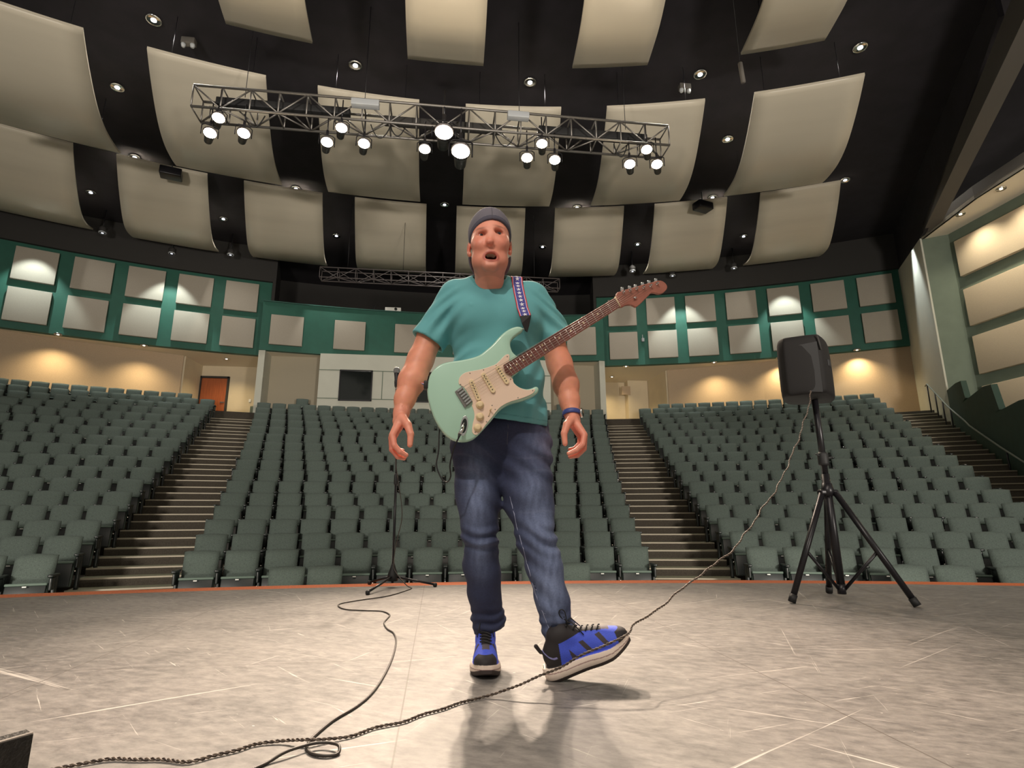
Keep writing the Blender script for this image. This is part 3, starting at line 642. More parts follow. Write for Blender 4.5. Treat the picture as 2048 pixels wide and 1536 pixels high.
# ------------------------------------------------------------ distance-field modelling for the man and his clothes
class F:
    def __init__(s, lo, hi, h):
        s.lo = np.array(lo, np.float32); s.h = h; s.n = np.ceil((np.array(hi) - s.lo) / h).astype(int) + 1
        s.D = np.full(s.n, .05, np.float32)
    def box(s, lo, hi):
        a = np.clip(np.floor((np.array(lo) - s.lo) / s.h).astype(int), 0, s.n); b = np.clip(np.ceil((np.array(hi) - s.lo) / s.h).astype(int) + 1, 0, s.n)
        ax = [s.lo[i] + s.h * np.arange(a[i], b[i], dtype=np.float32) for i in range(3)]
        return tuple(slice(a[i], b[i]) for i in range(3)), np.meshgrid(*ax, indexing='ij', sparse=True)
    def comb(s, sl, d, k, mode):
        if 0 in d.shape: return
        D = s.D[sl]
        if mode == 'u':
            if k > 0: hh = np.clip(.5 + .5 * (D - d) / k, 0, 1); s.D[sl] = D * (1 - hh) + d * hh - k * hh * (1 - hh)
            else: s.D[sl] = np.minimum(D, d)
        else:
            d = -d
            if k > 0: hh = np.clip(.5 - .5 * (D - d) / k, 0, 1); s.D[sl] = D * (1 - hh) + d * hh + k * hh * (1 - hh)
            else: s.D[sl] = np.maximum(D, d)
    def cone(s, p, q, r1, r2, k=.01, mode='u', sq=(1, 1, 1)):
        p = np.array(p, float); q = np.array(q, float); R = max(r1, r2) + .03 + k
        sl, (X, Y, Z) = s.box(np.minimum(p, q) - R, np.maximum(p, q) + R)
        d = q - p; L2 = max(d @ d, 1e-9)
        t = np.clip(((X - p[0]) * d[0] + (Y - p[1]) * d[1] + (Z - p[2]) * d[2]) / L2, 0, 1)
        dist = np.sqrt(((X - p[0] - t * d[0]) / sq[0]) ** 2 + ((Y - p[1] - t * d[1]) / sq[1]) ** 2 + ((Z - p[2] - t * d[2]) / sq[2]) ** 2) - (r1 + (r2 - r1) * t)
        s.comb(sl, dist.astype(np.float32), k, mode); return s
    def ell(s, c, r, k=.01, mode='u', rz=0):
        c = np.array(c, float); r = np.array(r, float); R = max(r) + .03 + k
        sl, (X, Y, Z) = s.box(c - R, c + R); x, y, z = X - c[0], Y - c[1], Z - c[2]
        if rz: cs, sn = math.cos(rz), math.sin(rz); x, z = x * cs + z * sn, -x * sn + z * cs
        k0 = np.sqrt((x / r[0]) ** 2 + (y / r[1]) ** 2 + (z / r[2]) ** 2); k1 = np.sqrt((x / r[0] ** 2) ** 2 + (y / r[1] ** 2) ** 2 + (z / r[2] ** 2) ** 2)
        s.comb(sl, (k0 * (k0 - 1) / np.maximum(k1, 1e-6)).astype(np.float32), k, mode); return s
    def chain(s, pts, rs, k=.006, **kw):
        for i in range(len(pts) - 1): s.cone(pts[i], pts[i + 1], rs[i], rs[i + 1], k, **kw)
        return s
    def grid(s): return np.meshgrid(*[s.lo[i] + s.h * np.arange(s.n[i], dtype=np.float32) for i in range(3)], indexing='ij', sparse=True)
    def mesh(s):
        """naive surface nets"""
        D = s.D; inside = D < 0; n0, n1, n2 = D.shape
        c = np.zeros((n0 - 1, n1 - 1, n2 - 1), np.uint8)
        for i in (0, 1):
            for j in (0, 1):
                for k in (0, 1): c += inside[i:n0 - 1 + i, j:n1 - 1 + j, k:n2 - 1 + k]
        cells = np.argwhere((c > 0) & (c < 8)); idx = np.full(c.shape, -1, np.int32); idx[tuple(cells.T)] = np.arange(len(cells))
        acc = np.zeros((len(cells), 3)); cnt = np.zeros(len(cells)); corners = [(i, j, k) for i in (0, 1) for j in (0, 1) for k in (0, 1)]
        for a in corners:
            for ax in range(3):
                if a[ax]: continue
                b = list(a); b[ax] = 1
                da = D[tuple((cells + a).T)]; db = D[tuple((cells + b).T)]; m_ = (da < 0) != (db < 0)
                t = da[m_] / (da[m_] - db[m_]); p = np.tile(np.array(a, float), (m_.sum(), 1)); p[:, ax] = t; acc[m_] += p; cnt[m_] += 1
        V = s.lo + s.h * (cells + acc / cnt[:, None]); quads = []
        for ax in range(3):
            o1, o2 = [(1, 2), (2, 0), (0, 1)][ax]
            sl0 = [slice(None)] * 3; sl1 = [slice(None)] * 3; sl0[ax] = slice(0, -1); sl1[ax] = slice(1, None)
            a = inside[tuple(sl0)]; b = inside[tuple(sl1)]; e = np.argwhere(a != b)
            e = e[(e[:, o1] > 0) & (e[:, o2] > 0) & (e[:, o1] < D.shape[o1] - 1) & (e[:, o2] < D.shape[o2] - 1)]
            fl = a[tuple(e.T)]; u = np.zeros(3, int); u[o1] = 1; w = np.zeros(3, int); w[o2] = 1
            q = np.stack([idx[tuple((e - u - w).T)], idx[tuple((e - w).T)], idx[tuple(e.T)], idx[tuple((e - u).T)]], 1)
            q[~fl] = q[~fl][:, ::-1]; quads.append(q)
        Q = np.concatenate(quads); return V, Q[(Q >= 0).all(1)]
def field_obj(name, f, mt, origin, parent=None, color=None, smooth=1, xf=None, keep=None):
    V, Q = f.mesh()
    for _ in range(smooth):
        A = np.zeros_like(V); n = np.zeros(len(V))
        for i in range(4):
            for j in ((i + 1) % 4, (i - 1) % 4): np.add.at(A, Q[:, i], V[Q[:, j]]); np.add.at(n, Q[:, i], 1)
        V = V * .5 + .5 * A / np.maximum(n, 1)[:, None]
    C = color(V) if color is not None else None
    if xf is not None: V = xf(V)
    V = V - np.array(origin)
    me = bpy.data.meshes.new(name); me.vertices.add(len(V)); me.vertices.foreach_set('co', V.astype(np.float32).ravel())
    me.loops.add(len(Q) * 4); me.loops.foreach_set('vertex_index', Q.astype(np.int32).ravel()); me.polygons.add(len(Q))
    me.polygons.foreach_set('loop_start', np.arange(0, len(Q) * 4, 4, dtype=np.int32)); me.polygons.foreach_set('use_smooth', np.ones(len(Q), bool))
    me.update(calc_edges=True)
    if C is not None:
        at = me.color_attributes.new('Col', 'FLOAT_COLOR', 'POINT'); at.data.foreach_set('color', np.concatenate([C, np.ones((len(C), 1))], 1).astype(np.float32).ravel())
    me.materials.append(mt); o = bpy.data.objects.new(name, me); COL.objects.link(o)
    if parent is not None: o.parent = parent
    else: o.location = origin
    return o
def mixc(C, w, col): w = np.clip(w, 0, 1)[:, None]; return C * (1 - w) + np.array(col) * w
def gauss(V, c, r): c = np.array(c); r = np.array(r if hasattr(r, '__len__') else (r, r, r)); return np.exp(-(((V - c) / r) ** 2).sum(1))
def vnoise(V, sc, seed=0):
    P = V * sc + seed * 17.3; return (np.sin(P[:, 0] * 1.7 + 2.1 * np.sin(P[:, 1] * 1.3 + P[:, 2])) + np.sin(P[:, 1] * 2.3 + 1.7 * np.sin(P[:, 2] * 1.9)) + np.sin(P[:, 2] * 2.9 + 1.3 * np.sin(P[:, 0] * 2.2))) / 3

# ------------------------------------------------------------ the man
MO = (0.35, 12.24, 0.0)
man = thing('person', 'man in teal t-shirt, jeans, backward grey cap and blue sneakers, mouth open, guitar slung on', 'person', MO)
f = F((-.085, 11.96, .70), (.705, 12.37, 1.755), .0023)
# head
f.ell((.306, 12.135, 1.635), (.079, .098, .105), .02).ell((.303, 12.090, 1.565), (.072, .078, .090), .03).ell((.301, 12.080, 1.488), (.061, .064, .054), .03)
f.cone((.292, 12.030, 1.456), (.307, 12.030, 1.457), .021, .021, .016)
f.cone((.304, 12.118, 1.458), (.310, 12.205, 1.375), .057, .060, .025)
f.cone((.262, 12.052, 1.609), (.294, 12.043, 1.606), .0105, .012, .012).cone((.306, 12.043, 1.608), (.342, 12.056, 1.620), .012, .0105, .012)
for x, z, o_ in ((.2645, 1.589, .0072), (.3340, 1.600, .0088)):
    f.ell((x, 12.026, z - .001), (.0200, .017, .0140), .012, 's')
    f.ell((x, 12.036, z), (.0152, .0195, o_ + .0012), .002, 's')
    for s_, r_ in ((1, .0021), (-1, .0018)):
        f.chain([(x + .0145 * t, 12.0445 + .006 * t * t, z + s_ * (o_ + .0022) * (1 - t * t) ** .6) for t in np.linspace(-1, 1, 7)], [r_] * 7, .003)
f.cone((.2630, 12.040, 1.540), (.253, 12.062, 1.56), .025, .022, .022).cone((.337, 12.040, 1.548), (.350, 12.064, 1.568), .025, .022, .022).ell((.258, 12.070, 1.495), (.022, .03, .03), .025).ell((.345, 12.070, 1.497), (.022, .03, .03), .025)
f.cone((.299, 12.046, 1.600), (.2955, 12.010, 1.546), .0075, .0120, .012).ell((.2945, 12.008, 1.541), (.0145, .0145, .0125), .006)
for dx in (-.0145, .0140): f.ell((.2955 + dx, 12.022, 1.535), (.0085, .0125, .009), .006)
for dx in (-.0065, .0065): f.ell((.2950 + dx, 12.008, 1.527), (.0036, .006, .005), .003, 's')
# mouth, lips
for (a0_, a1_, r_, zz) in ((-.0265, .0265, .0070, .0180),):
    up_l = [(.301 + a0_ + (a1_ - a0_) * t, 12.0205 + 6 * (t - .5) ** 2 * .02, 1.4885 + zz * (1 - (2 * t - 1) ** 2) ** .5) for t in np.linspace(0, 1, 9)]
    lo_l = [(.301 + a0_ + (a1_ - a0_) * t, 12.0185 + 6 * (t - .5) ** 2 * .02, 1.4885 - (zz + .002) * (1 - (2 * t - 1) ** 2) ** .5) for t in np.linspace(0, 1, 9)]
    f.chain(up_l, [r_ * .8] * 9, .006).chain(lo_l, [r_] * 9, .007)
f.ell((.301, 12.020, 1.4885), (.0220, .036, .0150), .003, 's')
f.cone((.287, 12.006, 1.4625), (.315, 12.006, 1.4635), .0035, .0035, .012, 's')
# ears
for x, z, s_ in ((.2225, 1.572, -1), (.3905, 1.588, 1)):
    f.ell((x, 12.142, z), (.0075, .019, .031), .008); f.ell((x + s_ * .006, 12.134, z + .002), (.005, .010, .018), .004, 's'); f.ell((x - s_ * .004, 12.132, z - .026), (.007, .009, .009), .006)
# trunk under the shirt
f.ell((.335, 12.21, 1.29), (.185, .100, .155), .03).cone((.21, 12.20, 1.395), (.44, 12.20, 1.40), .050, .050, .03).ell((.345, 12.215, 1.04), (.165, .105, .20), .03).ell((.36, 12.23, .86), (.17, .095, .12), .03)
# arms
RA = [(.165, 12.20, 1.385), (.085, 12.195, 1.235), (.046, 12.19, 1.125), (.018, 12.165, 1.035), (-.004, 12.14, .960), (-.013, 12.12, .905)]
f.chain(RA, [.050, .050, .048, .0495, .036, .0275], .02)
f.cone((.066, 12.175, 1.17), (.030, 12.17, 1.06), .030, .032, .02)
LA = [(.490, 12.20, 1.395), (.560, 12.195, 1.235), (.592, 12.19, 1.125), (.610, 12.165, 1.035), (.617, 12.14, .965), (.6185, 12.12, .915)]
f.chain(LA, [.050, .050, .048, .0485, .036, .0295], .02); f.cone((.580, 12.175, 1.17), (.605, 12.17, 1.06), .030, .032, .02)
# hands
def hand(mp):
    P_ = lambda *p: mp(p)
    f.cone(P_(-.013, 12.12, .905), P_(-.018, 12.110, .872), .027, .025, .012)
    for y, x, z in ((12.050, -.036, .812), (12.070, -.039, .806), (12.091, -.039, .808), (12.110, -.035, .818)):
        f.cone(P_(-.012, 12.105 + (y - 12.08) * .5, .875), P_(x, y, z), .0175, .0125, .009)
    Fg = [[(-.036, 12.048, .812), (-.027, 12.036, .775), (-.006, 12.034, .753), (.014, 12.040, .743)],
          [(-.040, 12.069, .806), (-.036, 12.060, .764), (-.015, 12.058, .740), (.006, 12.063, .735)],
          [(-.040, 12.091, .808), (-.037, 12.088, .770), (-.018, 12.086, .749), (.001, 12.088, .746)],
          [(-.036, 12.110, .816), (-.032, 12.111, .787), (-.017, 12.110, .769), (-.002, 12.110, .766)]]
    for j, g in enumerate(Fg): r = (.0100, .0102, .0098, .0085)[j]; f.chain([P_(*q) for q in g], [r * 1.12, r * 1.0, r * .95, r * .82], .0022)
    f.cone(P_(-.008, 12.085, .880), P_(.014, 12.056, .850), .0170, .0150, .010); f.chain([P_(.014, 12.056, .850), P_(.027, 12.040, .815), P_(.026, 12.034, .778)], [.0145, .0115, .0095], .003)
hand(lambda p: p)
hand(lambda p: (.6185 - 1.22 * (p[0] + .013), p[1], p[2] + .011))
SK = np.array(srgb(234, 154, 130))
def skin_col(V):
    C = np.tile(SK, (len(V), 1)); C *= (1 + .06 * vnoise(V, 60))[:, None]
    red = srgb(214, 104, 88)
    for c, r in (((.262, 12.04, 1.545), .024), ((.338, 12.04, 1.552), .026), ((.295, 12.005, 1.540), .014), ((.222, 12.14, 1.57), .02), ((.391, 12.14, 1.59), .02), ((-.03, 12.07, .77), .05), ((.62, 12.07, .79), .05)): C = mixc(C, .6 * gauss(V, c, r), red)
    m_ = np.minimum(1, 1.3 * np.exp(-((np.sqrt(((V[:, 0] - .301) / .0265) ** 2 + ((V[:, 2] - 1.4885) / .0195) ** 2) - 1) / .22) ** 2)) * (V[:, 1] < 12.05); C = mixc(C, m_ * .75, srgb(178, 84, 76))
    ins = ((((V[:, 0] - .301) / .0230) ** 2 + ((V[:, 2] - 1.4885) / .0160) ** 2) < 1) & (V[:, 1] > 12.026) & (V[:, 1] < 12.08); C[ins] = srgb(70, 22, 22)
    tee = ins & (V[:, 2] > 1.4965) & (V[:, 1] < 12.045); C[tee] = srgb(200, 190, 170)
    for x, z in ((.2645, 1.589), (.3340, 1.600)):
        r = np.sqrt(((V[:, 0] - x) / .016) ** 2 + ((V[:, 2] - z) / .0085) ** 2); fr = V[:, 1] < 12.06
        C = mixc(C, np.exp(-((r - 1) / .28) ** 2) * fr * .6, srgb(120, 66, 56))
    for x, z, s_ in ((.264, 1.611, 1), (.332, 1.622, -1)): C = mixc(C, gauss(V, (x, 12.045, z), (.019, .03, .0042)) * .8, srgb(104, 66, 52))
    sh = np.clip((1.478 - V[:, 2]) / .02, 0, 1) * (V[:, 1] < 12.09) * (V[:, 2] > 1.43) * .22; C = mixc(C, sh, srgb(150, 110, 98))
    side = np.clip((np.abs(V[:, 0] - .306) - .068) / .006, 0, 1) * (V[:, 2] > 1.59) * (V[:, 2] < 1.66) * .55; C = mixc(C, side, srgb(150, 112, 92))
    C = mixc(C, ((V[:, 0] < .12) | (V[:, 0] > .54)) * (V[:, 2] > .93) * (.12 + .12 * vnoise(V, 160, 3)), srgb(236, 170, 110))
    return C
skin = vcol_mat('skin', .48, bump=.06, bscale=260, sss=.06)
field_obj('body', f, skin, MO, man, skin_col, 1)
em = mat('eye_white', srgb(215, 205, 198), .25); im = mat('dark_iris', srgb(46, 44, 46), .15)
for x, z in ((.2645, 1.589), (.3340, 1.600)):
    MB().lathe([(.0125 * math.sin(t), -.0125 * math.cos(t)) for t in np.linspace(.02, PI - .02, 14)], (x, 12.0570, z), Rx_ := Matrix.Rotation(PI / 2, 3, 'X'), 20).lathe([(.0056, .0113), (.0050, .0122), (.001, .0128)], (x + .001, 12.0570, z + .0005), Rx_, 18, 1).build('eye', [em, im], man, origin=MO)
# arm hair
hb = MB(); rng = random.Random(3)
for ch, rr in ((RA, (.053, .048, .0495, .036, .0275)), (LA, (.053, .048, .0485, .036, .0295))):
    for i in range(1, 5):
        p, q = Vector(ch[i]), Vector(ch[i + 1]); d = (q - p).normalized()
        for _ in range(420):
            t = rng.random(); th = rng.uniform(0, 2 * PI); ux = Vector((1, 0, 0)); ux = (ux - d * ux.dot(d)).normalized(); uy = d.cross(ux)
            nn = ux * math.cos(th) + uy * math.sin(th); r = rr[i - 1] * (1 - t) + rr[min(i, 4)] * t; c = p.lerp(q, t) + nn * (r - .003)
            tip = c + nn * rng.uniform(.007, .013) + d * rng.uniform(.003, .009); w = uy * math.cos(th) - ux * math.sin(th)
            hb.add([c - w * .0004, c + w * .0004, tip], [(0, 1, 2)])
o = hb.build('arm_hair', mat('blond_hair', srgb(236, 190, 130), .5), man, origin=MO, fixn=False)

# cap worn backwards
f = F((.19, 12.00, 1.42), (.42, 12.30, 1.76), .0026)
f.ell((.305, 12.137, 1.640), (.0865, .108, .106), 0)
X, Y, Z = f.grid(); D0 = f.D.copy()
cut = (1.6475 - (Y - 12.035) * .55 + (X - .3) * .10) - Z
f.D = np.maximum(np.maximum(D0, -(D0 + .0065)), cut.astype(np.float32)).astype(np.float32)
g = F((.19, 12.00, 1.42), (.42, 12.30, 1.76), .0026); g.ell((.311, 12.165, 1.565), (.090, .100, .115), 0)
br = np.maximum(np.maximum(np.maximum(g.D, -(g.D + .006)), 12.185 - Y - 0 * Z), np.maximum(Z - 1.575, 1.475 - Z + 0 * X)); f.D = np.minimum(f.D, br.astype(np.float32))
band = np.abs(cut + .011) - .009; f.D = np.where((band < 0) & (np.abs(D0) < .008) & (cut < 0), np.minimum(f.D, np.maximum(D0 - .0014, -(D0 + .0065))), f.D)
def cap_col(V):
    C = np.tile(srgb(112, 108, 118), (len(V), 1)); cut = (1.6475 - (V[:, 1] - 12.035) * .55 + (V[:, 0] - .3) * .10) - V[:, 2]
    C[(cut > -.020) & (V[:, 1] < 12.19)] = srgb(84, 82, 96); C[V[:, 1] > 12.2] = srgb(84, 88, 98)
    C = mixc(C, (np.abs(V[:, 0] - .305) < .0012) * 1.0, srgb(80, 76, 84)); return C
field_obj('cap', f, vcol_mat('cap_cotton', .9, bump=.2, bscale=900), MO, man, cap_col, 1)

# t-shirt
h_ = .0042
f = F((-.02, 12.00, .82), (.70, 12.40, 1.54), h_)
f.ell((.335, 12.205, 1.29), (.206, .122, .175), .03).cone((.185, 12.20, 1.400), (.465, 12.20, 1.405), .060, .060, .04).cone((.265, 12.20, 1.43), (.36, 12.20, 1.435), .055, .055, .04)
f.ell((.245, 12.135, 1.295), (.085, .055, .075), .04).ell((.425, 12.135, 1.30), (.085, .055, .075), .04)
f.ell((.345, 12.205, 1.05), (.186, .132, .22), .05).ell((.360, 12.225, .90), (.198, .124, .13), .05)
f.chain([(.175, 12.20, 1.385), (.072, 12.195, 1.200), (.060, 12.195, 1.175)], [.068, .064, .064], .03)
f.chain([(.488, 12.20, 1.395), (.592, 12.19, 1.210), (.600, 12.19, 1.185)], [.068, .064, .064], .03)
X, Y, Z = f.grid()
def g3(c, r): return np.exp(-(((X - c[0]) / r[0]) ** 2 + ((Y - c[1]) / r[1]) ** 2 + ((Z - c[2]) / r[2]) ** 2))
wr = .0062 * np.sin(150 * (.62 * X + .78 * Z) + 4 * np.sin(14 * Z + 9 * X)) * (g3((.53, 12.12, 1.30), (.07, .12, .09)) + .9 * g3((.60, 12.15, 1.27), (.05, .1, .08)))
wr += .0058 * np.sin(145 * (-.66 * X + .74 * Z) + 4 * np.sin(13 * Z)) * (g3((.145, 12.12, 1.29), (.05, .12, .10)) + .8 * g3((.09, 12.15, 1.26), (.05, .1, .07)))
wr += .0045 * np.sin(120 * (.9 * Z - .35 * X) + 3 * np.sin(20 * X)) * g3((.19, 12.12, 1.10), (.07, .12, .09))
wr += .0055 * np.sin(95 * X + 5 * np.sin(9 * Z)) * g3((.50, 12.15, 1.00), (.07, .15, .14))
wr -= .004 * g3((.232, 12.06, 1.318), (.006, .06, .006))
wr += .0045 * np.sin(70 * (.5 * X + .86 * Z) + 2 * np.sin(16 * X)) * g3((.33, 12.1, 1.40), (.10, .1, .06))
D0 = (f.D + wr).astype(np.float32)
f.D = np.maximum(D0, -(D0 + .0125))
def plane(p, n): n = np.array(n, float); n /= np.linalg.norm(n); return (X - p[0]) * n[0] + (Y - p[1]) * n[1] + (Z - p[2]) * n[2]
hem = .884 - .012 * np.sin((X - .36) * 9) - Z
f.D = np.maximum(f.D, hem + 0 * Y)
for p, n_, side_ in (((.066, 12.195, 1.203), (-.50, 0, -.866), X < .125), ((.598, 12.19, 1.213), (.50, 0, -.866), X > .535)):
    f.D = np.where(side_ & (Z < 1.32), np.maximum(f.D, plane(p, n_)), f.D)
nk = np.sqrt(((X - .308) / .067) ** 2 + ((Y - (12.172 - .25 * (Z - 1.44))) / .066) ** 2) - 1
colr = (1.432 + .36 * (Y - 12.10)) - Z
f.D = np.where((nk < .35), np.maximum(f.D, np.minimum(-nk * .075, Z - 0 * X - 1.408)), f.D).astype(np.float32)
SHIRT_D = D0.copy(); SHIRT = (f.lo.copy(), h_)
def shirt_front(x, z, off=.004):
    i = int(round((x - SHIRT[0][0]) / h_)); k = int(round((z - SHIRT[0][2]) / h_)); col_ = SHIRT_D[i, :, k]; j = np.argmax(col_ < 0)
    return float(SHIRT[0][1] + h_ * j) - off if (col_ < 0).any() else None
def shirt_col(V):
    C = np.tile(srgb(102, 170, 176), (len(V), 1))
    d = np.sqrt(((V[:, 0] - .308) / .067) ** 2 + ((V[:, 1] - (12.172 - .25 * (V[:, 2] - 1.44))) / .066) ** 2) - 1
    C = mixc(C, ((d < .22) & (V[:, 2] > 1.36)) * .5, srgb(58, 124, 128))
    C = mixc(C, np.exp(-(((V[:, 2] - .884 + .012 * np.sin((V[:, 0] - .36) * 9)) - .018) / .0016) ** 2) * .5, srgb(50, 110, 115)); return C
field_obj('t_shirt', f, vcol_mat('teal_jersey', .85, bump=.12, bscale=700), MO, man, shirt_col, 2)

# jeans
f = F((.12, 12.00, .07), (.67, 12.46, .955), .0042)
f.ell((.362, 12.235, .85), (.192, .120, .125), .03)
f.cone((.365, 12.22, .80), (.3635, 12.205, .690), .060, .032, .02)
f.chain([(.268, 12.235, .80), (.278, 12.23, .60), (.284, 12.22, .47)], [.098, .080, .063], .03)
f.chain([(.284, 12.22, .47), (.295, 12.262, .35), (.312, 12.30, .24), (.328, 12.335, .150), (.329, 12.338, .125)], [.063, .066, .060, .058, .060], .02)
f.chain([(.462, 12.225, .80), (.462, 12.18, .60), (.481, 12.135, .455)], [.098, .087, .069], .03)
f.chain([(.481, 12.135, .455), (.511, 12.125, .345), (.536, 12.125, .23), (.556, 12.125, .150), (.560, 12.125, .125)], [.069, .061, .056, .054, .056], .02)
X, Y, Z = f.grid()
def ln(z0, z1, x0, x1): return x0 + (x1 - x0) * (Z - z0) / (z1 - z0)
L_ = (X < .375)
wr = .0090 * np.sin(150 * (Z + .22 * (X - .28)) + 2.2 * np.sin(30 * X)) * g3((.284, 12.18, .455), (.10, .12, .038))
wr += .0085 * np.sin(125 * (Z + .35 * (X - .48)) + 2.5 * np.sin(28 * X)) * g3((.485, 12.10, .455), (.11, .12, .055))
wr += .0060 * np.sin(170 * (Z - .35 * (X - .33)) + 2 * np.sin(40 * X)) * g3((.325, 12.30, .155), (.10, .12, .045))
wr += .0060 * np.sin(150 * (Z - .45 * (X - .55)) + 2 * np.sin(36 * X)) * g3((.555, 12.08, .155), (.10, .12, .050))
wr += .0075 * np.sin(85 * (Z + .5 * (X - .36)) + 2 * np.sin(16 * X)) * (g3((.50, 12.12, .72), (.12, .12, .09)) + .7 * g3((.22, 12.12, .72), (.10, .12, .09)))
wr += .0034 * np.sin(62 * (Z + .3 * X) + 3 * np.sin(21 * X + 9 * Z))
f.D = (f.D + wr).astype(np.float32)
f.D = np.maximum(f.D, Z - .93 + 0 * X); f.D = np.maximum(f.D, np.where(X < .43, (.118 + .25 * (X - .33)) - Z, (.112 + .38 * (X - .556)) - Z))
def jean_col(V):
    dark = np.array(srgb(46, 52, 80)); C = np.tile(dark, (len(V), 1)); fr = np.clip((12.26 - V[:, 1]) / .06, 0, 1)
    st = 1 + .35 * vnoise(V * np.array([3.2, 1, .55]), 40, 1)
    for c, r, w in (((.262, 12.15, .62), (.045, .2, .13), .75), ((.285, 12.16, .40), (.035, .2, .08), .5), ((.47, 12.08, .62), (.06, .2, .10), .5), ((.52, 12.08, .33), (.06, .2, .17), .85), ((.485, 12.06, .50), (.05, .2, .06), .6), ((.52, 12.1, .80), (.07, .2, .07), .45)):
        C = mixc(C, gauss(V, c, r) * fr * w * np.clip(st, .3, 1.6), srgb(128, 142, 178))
    wh = np.clip(np.sin(130 * (V[:, 2] + .35 * (V[:, 0] - .36)) + 3 * np.sin(20 * V[:, 0])), 0, 1) ** 6 * fr * (gauss(V, (.50, 12.1, .73), (.10, .2, .05)) + gauss(V, (.24, 12.1, .73), (.08, .2, .05)) + 1.2 * gauss(V, (.49, 12.1, .55), (.07, .2, .04)))
    C = mixc(C, wh * .12, srgb(150, 158, 185)); return C
field_obj('jeans', f, vcol_mat('denim', .9, bump=.25, bscale=900, noise=.12, nscale=160), MO, man, jean_col, 2)
JD = f.D; JL = f.lo.copy()
def jfront(x, z):
    i = int(round((x - JL[0]) / .0042)); k = int(round((z - JL[2]) / .0042)); c = JD[i, :, k]; j = int(np.argmax(c < 0)); return float(JL[1] + .0042 * j) if (c < 0).any() else 12.1
sp = [(.372, .62), (.385, .56), (.398, .50), (.412, .44), (.428, .39), (.440, .34), (.455, .29), (.472, .24), (.492, .19), (.512, .145)]
fine = []
for (x0, z0), (x1, z1) in zip(sp, sp[1:]):
    for t in (0, .25, .5, .75): fine.append((x0 + (x1 - x0) * t, z0 + (z1 - z0) * t))
pts = [(x + .010, jfront(x + .010, z) - .0018, z) for x, z in fine]
sb = MB(); sb.tube(pts, .0016, 5)
for i in range(0, len(pts), 1): sb.tube([(pts[i][0] + .004, pts[i][1] - .001, pts[i][2]), (pts[i][0] + .011, pts[i][1] + .0005, pts[i][2] - .004)], .0012, 4)
sb.build('inseam', mat('pale_denim_thread', srgb(150, 155, 180), .8), man, origin=MO)
fl = [(.375 + .001 * math.sin(i), .87 - i * .012) for i in range(8)]
MB().tube([(x, jfront(x, z) - .0008, z) for x, z in fl], .0016, 5).build('fly_seam', mat('denim_seam', srgb(78, 80, 96), .8), man, origin=MO)

# sneakers: modelled pointing along +x with the heel at the origin, then set on each foot
def shoe_field():
    f = F((-.03, -.07, -.01), (.335, .07, .165), .0017)
    f.ell((.238, -.002, .050), (.064, .043, .032), .02).ell((.165, 0, .062), (.085, .040, .046), .025).ell((.060, 0, .070), (.054, .036, .058), .025)
    f.cone((.075, 0, .09), (.088, 0, .126), .041, .041, .015, sq=(1.15, .9, 1))
    f.cone((.245, 0, .050), (.13, 0, .108), .026, .026, .02)
    f.cone((.006, 0, .10), (.000, 0, .125), .006, .007, .008)
    X, Y, Z = f.grid()
    w = .037 + .013 * np.exp(-((X - .205) / .06) ** 2) - .0015 * np.exp(-((X - .12) / .04) ** 2); w = w * np.sqrt(np.clip(1 - np.clip((X - .215) / .093, 0, 1) ** 2.4, 0, 1)) * np.sqrt(np.clip(1 - np.clip((.035 - X) / .047, 0, 1) ** 2.2, 0, 1))
    yc = -.004 * np.sin(X * 14)
    zb = .022 * np.clip((X - .215) / .09, 0, 1) ** 1.6 + .006 * np.clip((.03 - X) / .04, 0, 1) ** 2; zt = .043 + .006 * np.clip((.07 - X) / .07, 0, 1) - .010 * np.clip((X - .15) / .12, 0, 1) + .012 * np.clip((X - .23) / .07, 0, 1)
    w2 = w + .003 * np.clip(w / .02, 0, 1) - .006 * np.abs((Z - (zb + zt) / 2) / .02) ** 2
    d = np.maximum(np.abs(Y - yc) - w2, np.maximum(zb - Z, Z - zt)); d = d - .002
    oob = np.clip((X - .300) * 3, 0, 1) + np.clip((-.006 - X) * 3, 0, 1); d = np.maximum(d, np.maximum(X - .303, -.010 - X) + 0 * Y + 0 * Z)
    f.comb((slice(None),) * 3, d.astype(np.float32), .004, 'u'); return f
def shoe_col(V):
    x, y, z = V[:, 0], V[:, 1], V[:, 2]; C = np.tile(srgb(76, 98, 226), (len(V), 1)); C *= (1 + .10 * vnoise(V, 420))[:, None]
    blk = np.array(srgb(44, 40, 42)); sc = 1.0
    zt = .043 + .006 * np.clip((.07 - x) / .07, 0, 1) - .010 * np.clip((x - .15) / .12, 0, 1) + .012 * np.clip((x - .23) / .07, 0, 1); zb = .022 * np.clip((x - .215) / .09, 0, 1) ** 1.6
    C[(x < .062 + .25 * (z - .06)) | (z > .118)] = blk; C[(x > .262) & (z < .075)] = blk
    s_ = np.sin((x + .5 * z) * 105); C[(s_ > .62) & (x > .10) & (x < .235) & (z < .095) & (z > .052) & (np.abs(y) > .015)] = srgb(70, 62, 66)
    C[(np.abs(y) < .016) & (x > .125) & (x < .225) & (z > .07)] = blk
    C[(np.abs(y) < .013) & (x > .225) & (x < .25) & (z > .06)] = srgb(92, 84, 92)
    hl = (x < .055) & (np.abs(z - (.098 - .9 * (x - .015) + 24 * (x - .03) ** 2)) < .0032) & (x > .012); C[hl] = srgb(150, 150, 210)
    sole = z < zt + .002; C[sole] = srgb(236, 218, 204); C[sole & (np.abs(z - zt + .012) < .0016)] = srgb(170, 140, 135)
    C[z < zb + .012] = srgb(62, 52, 50); return C
sm_ = vcol_mat('sneaker_mesh_and_foam', .7, bump=.1, bscale=900)
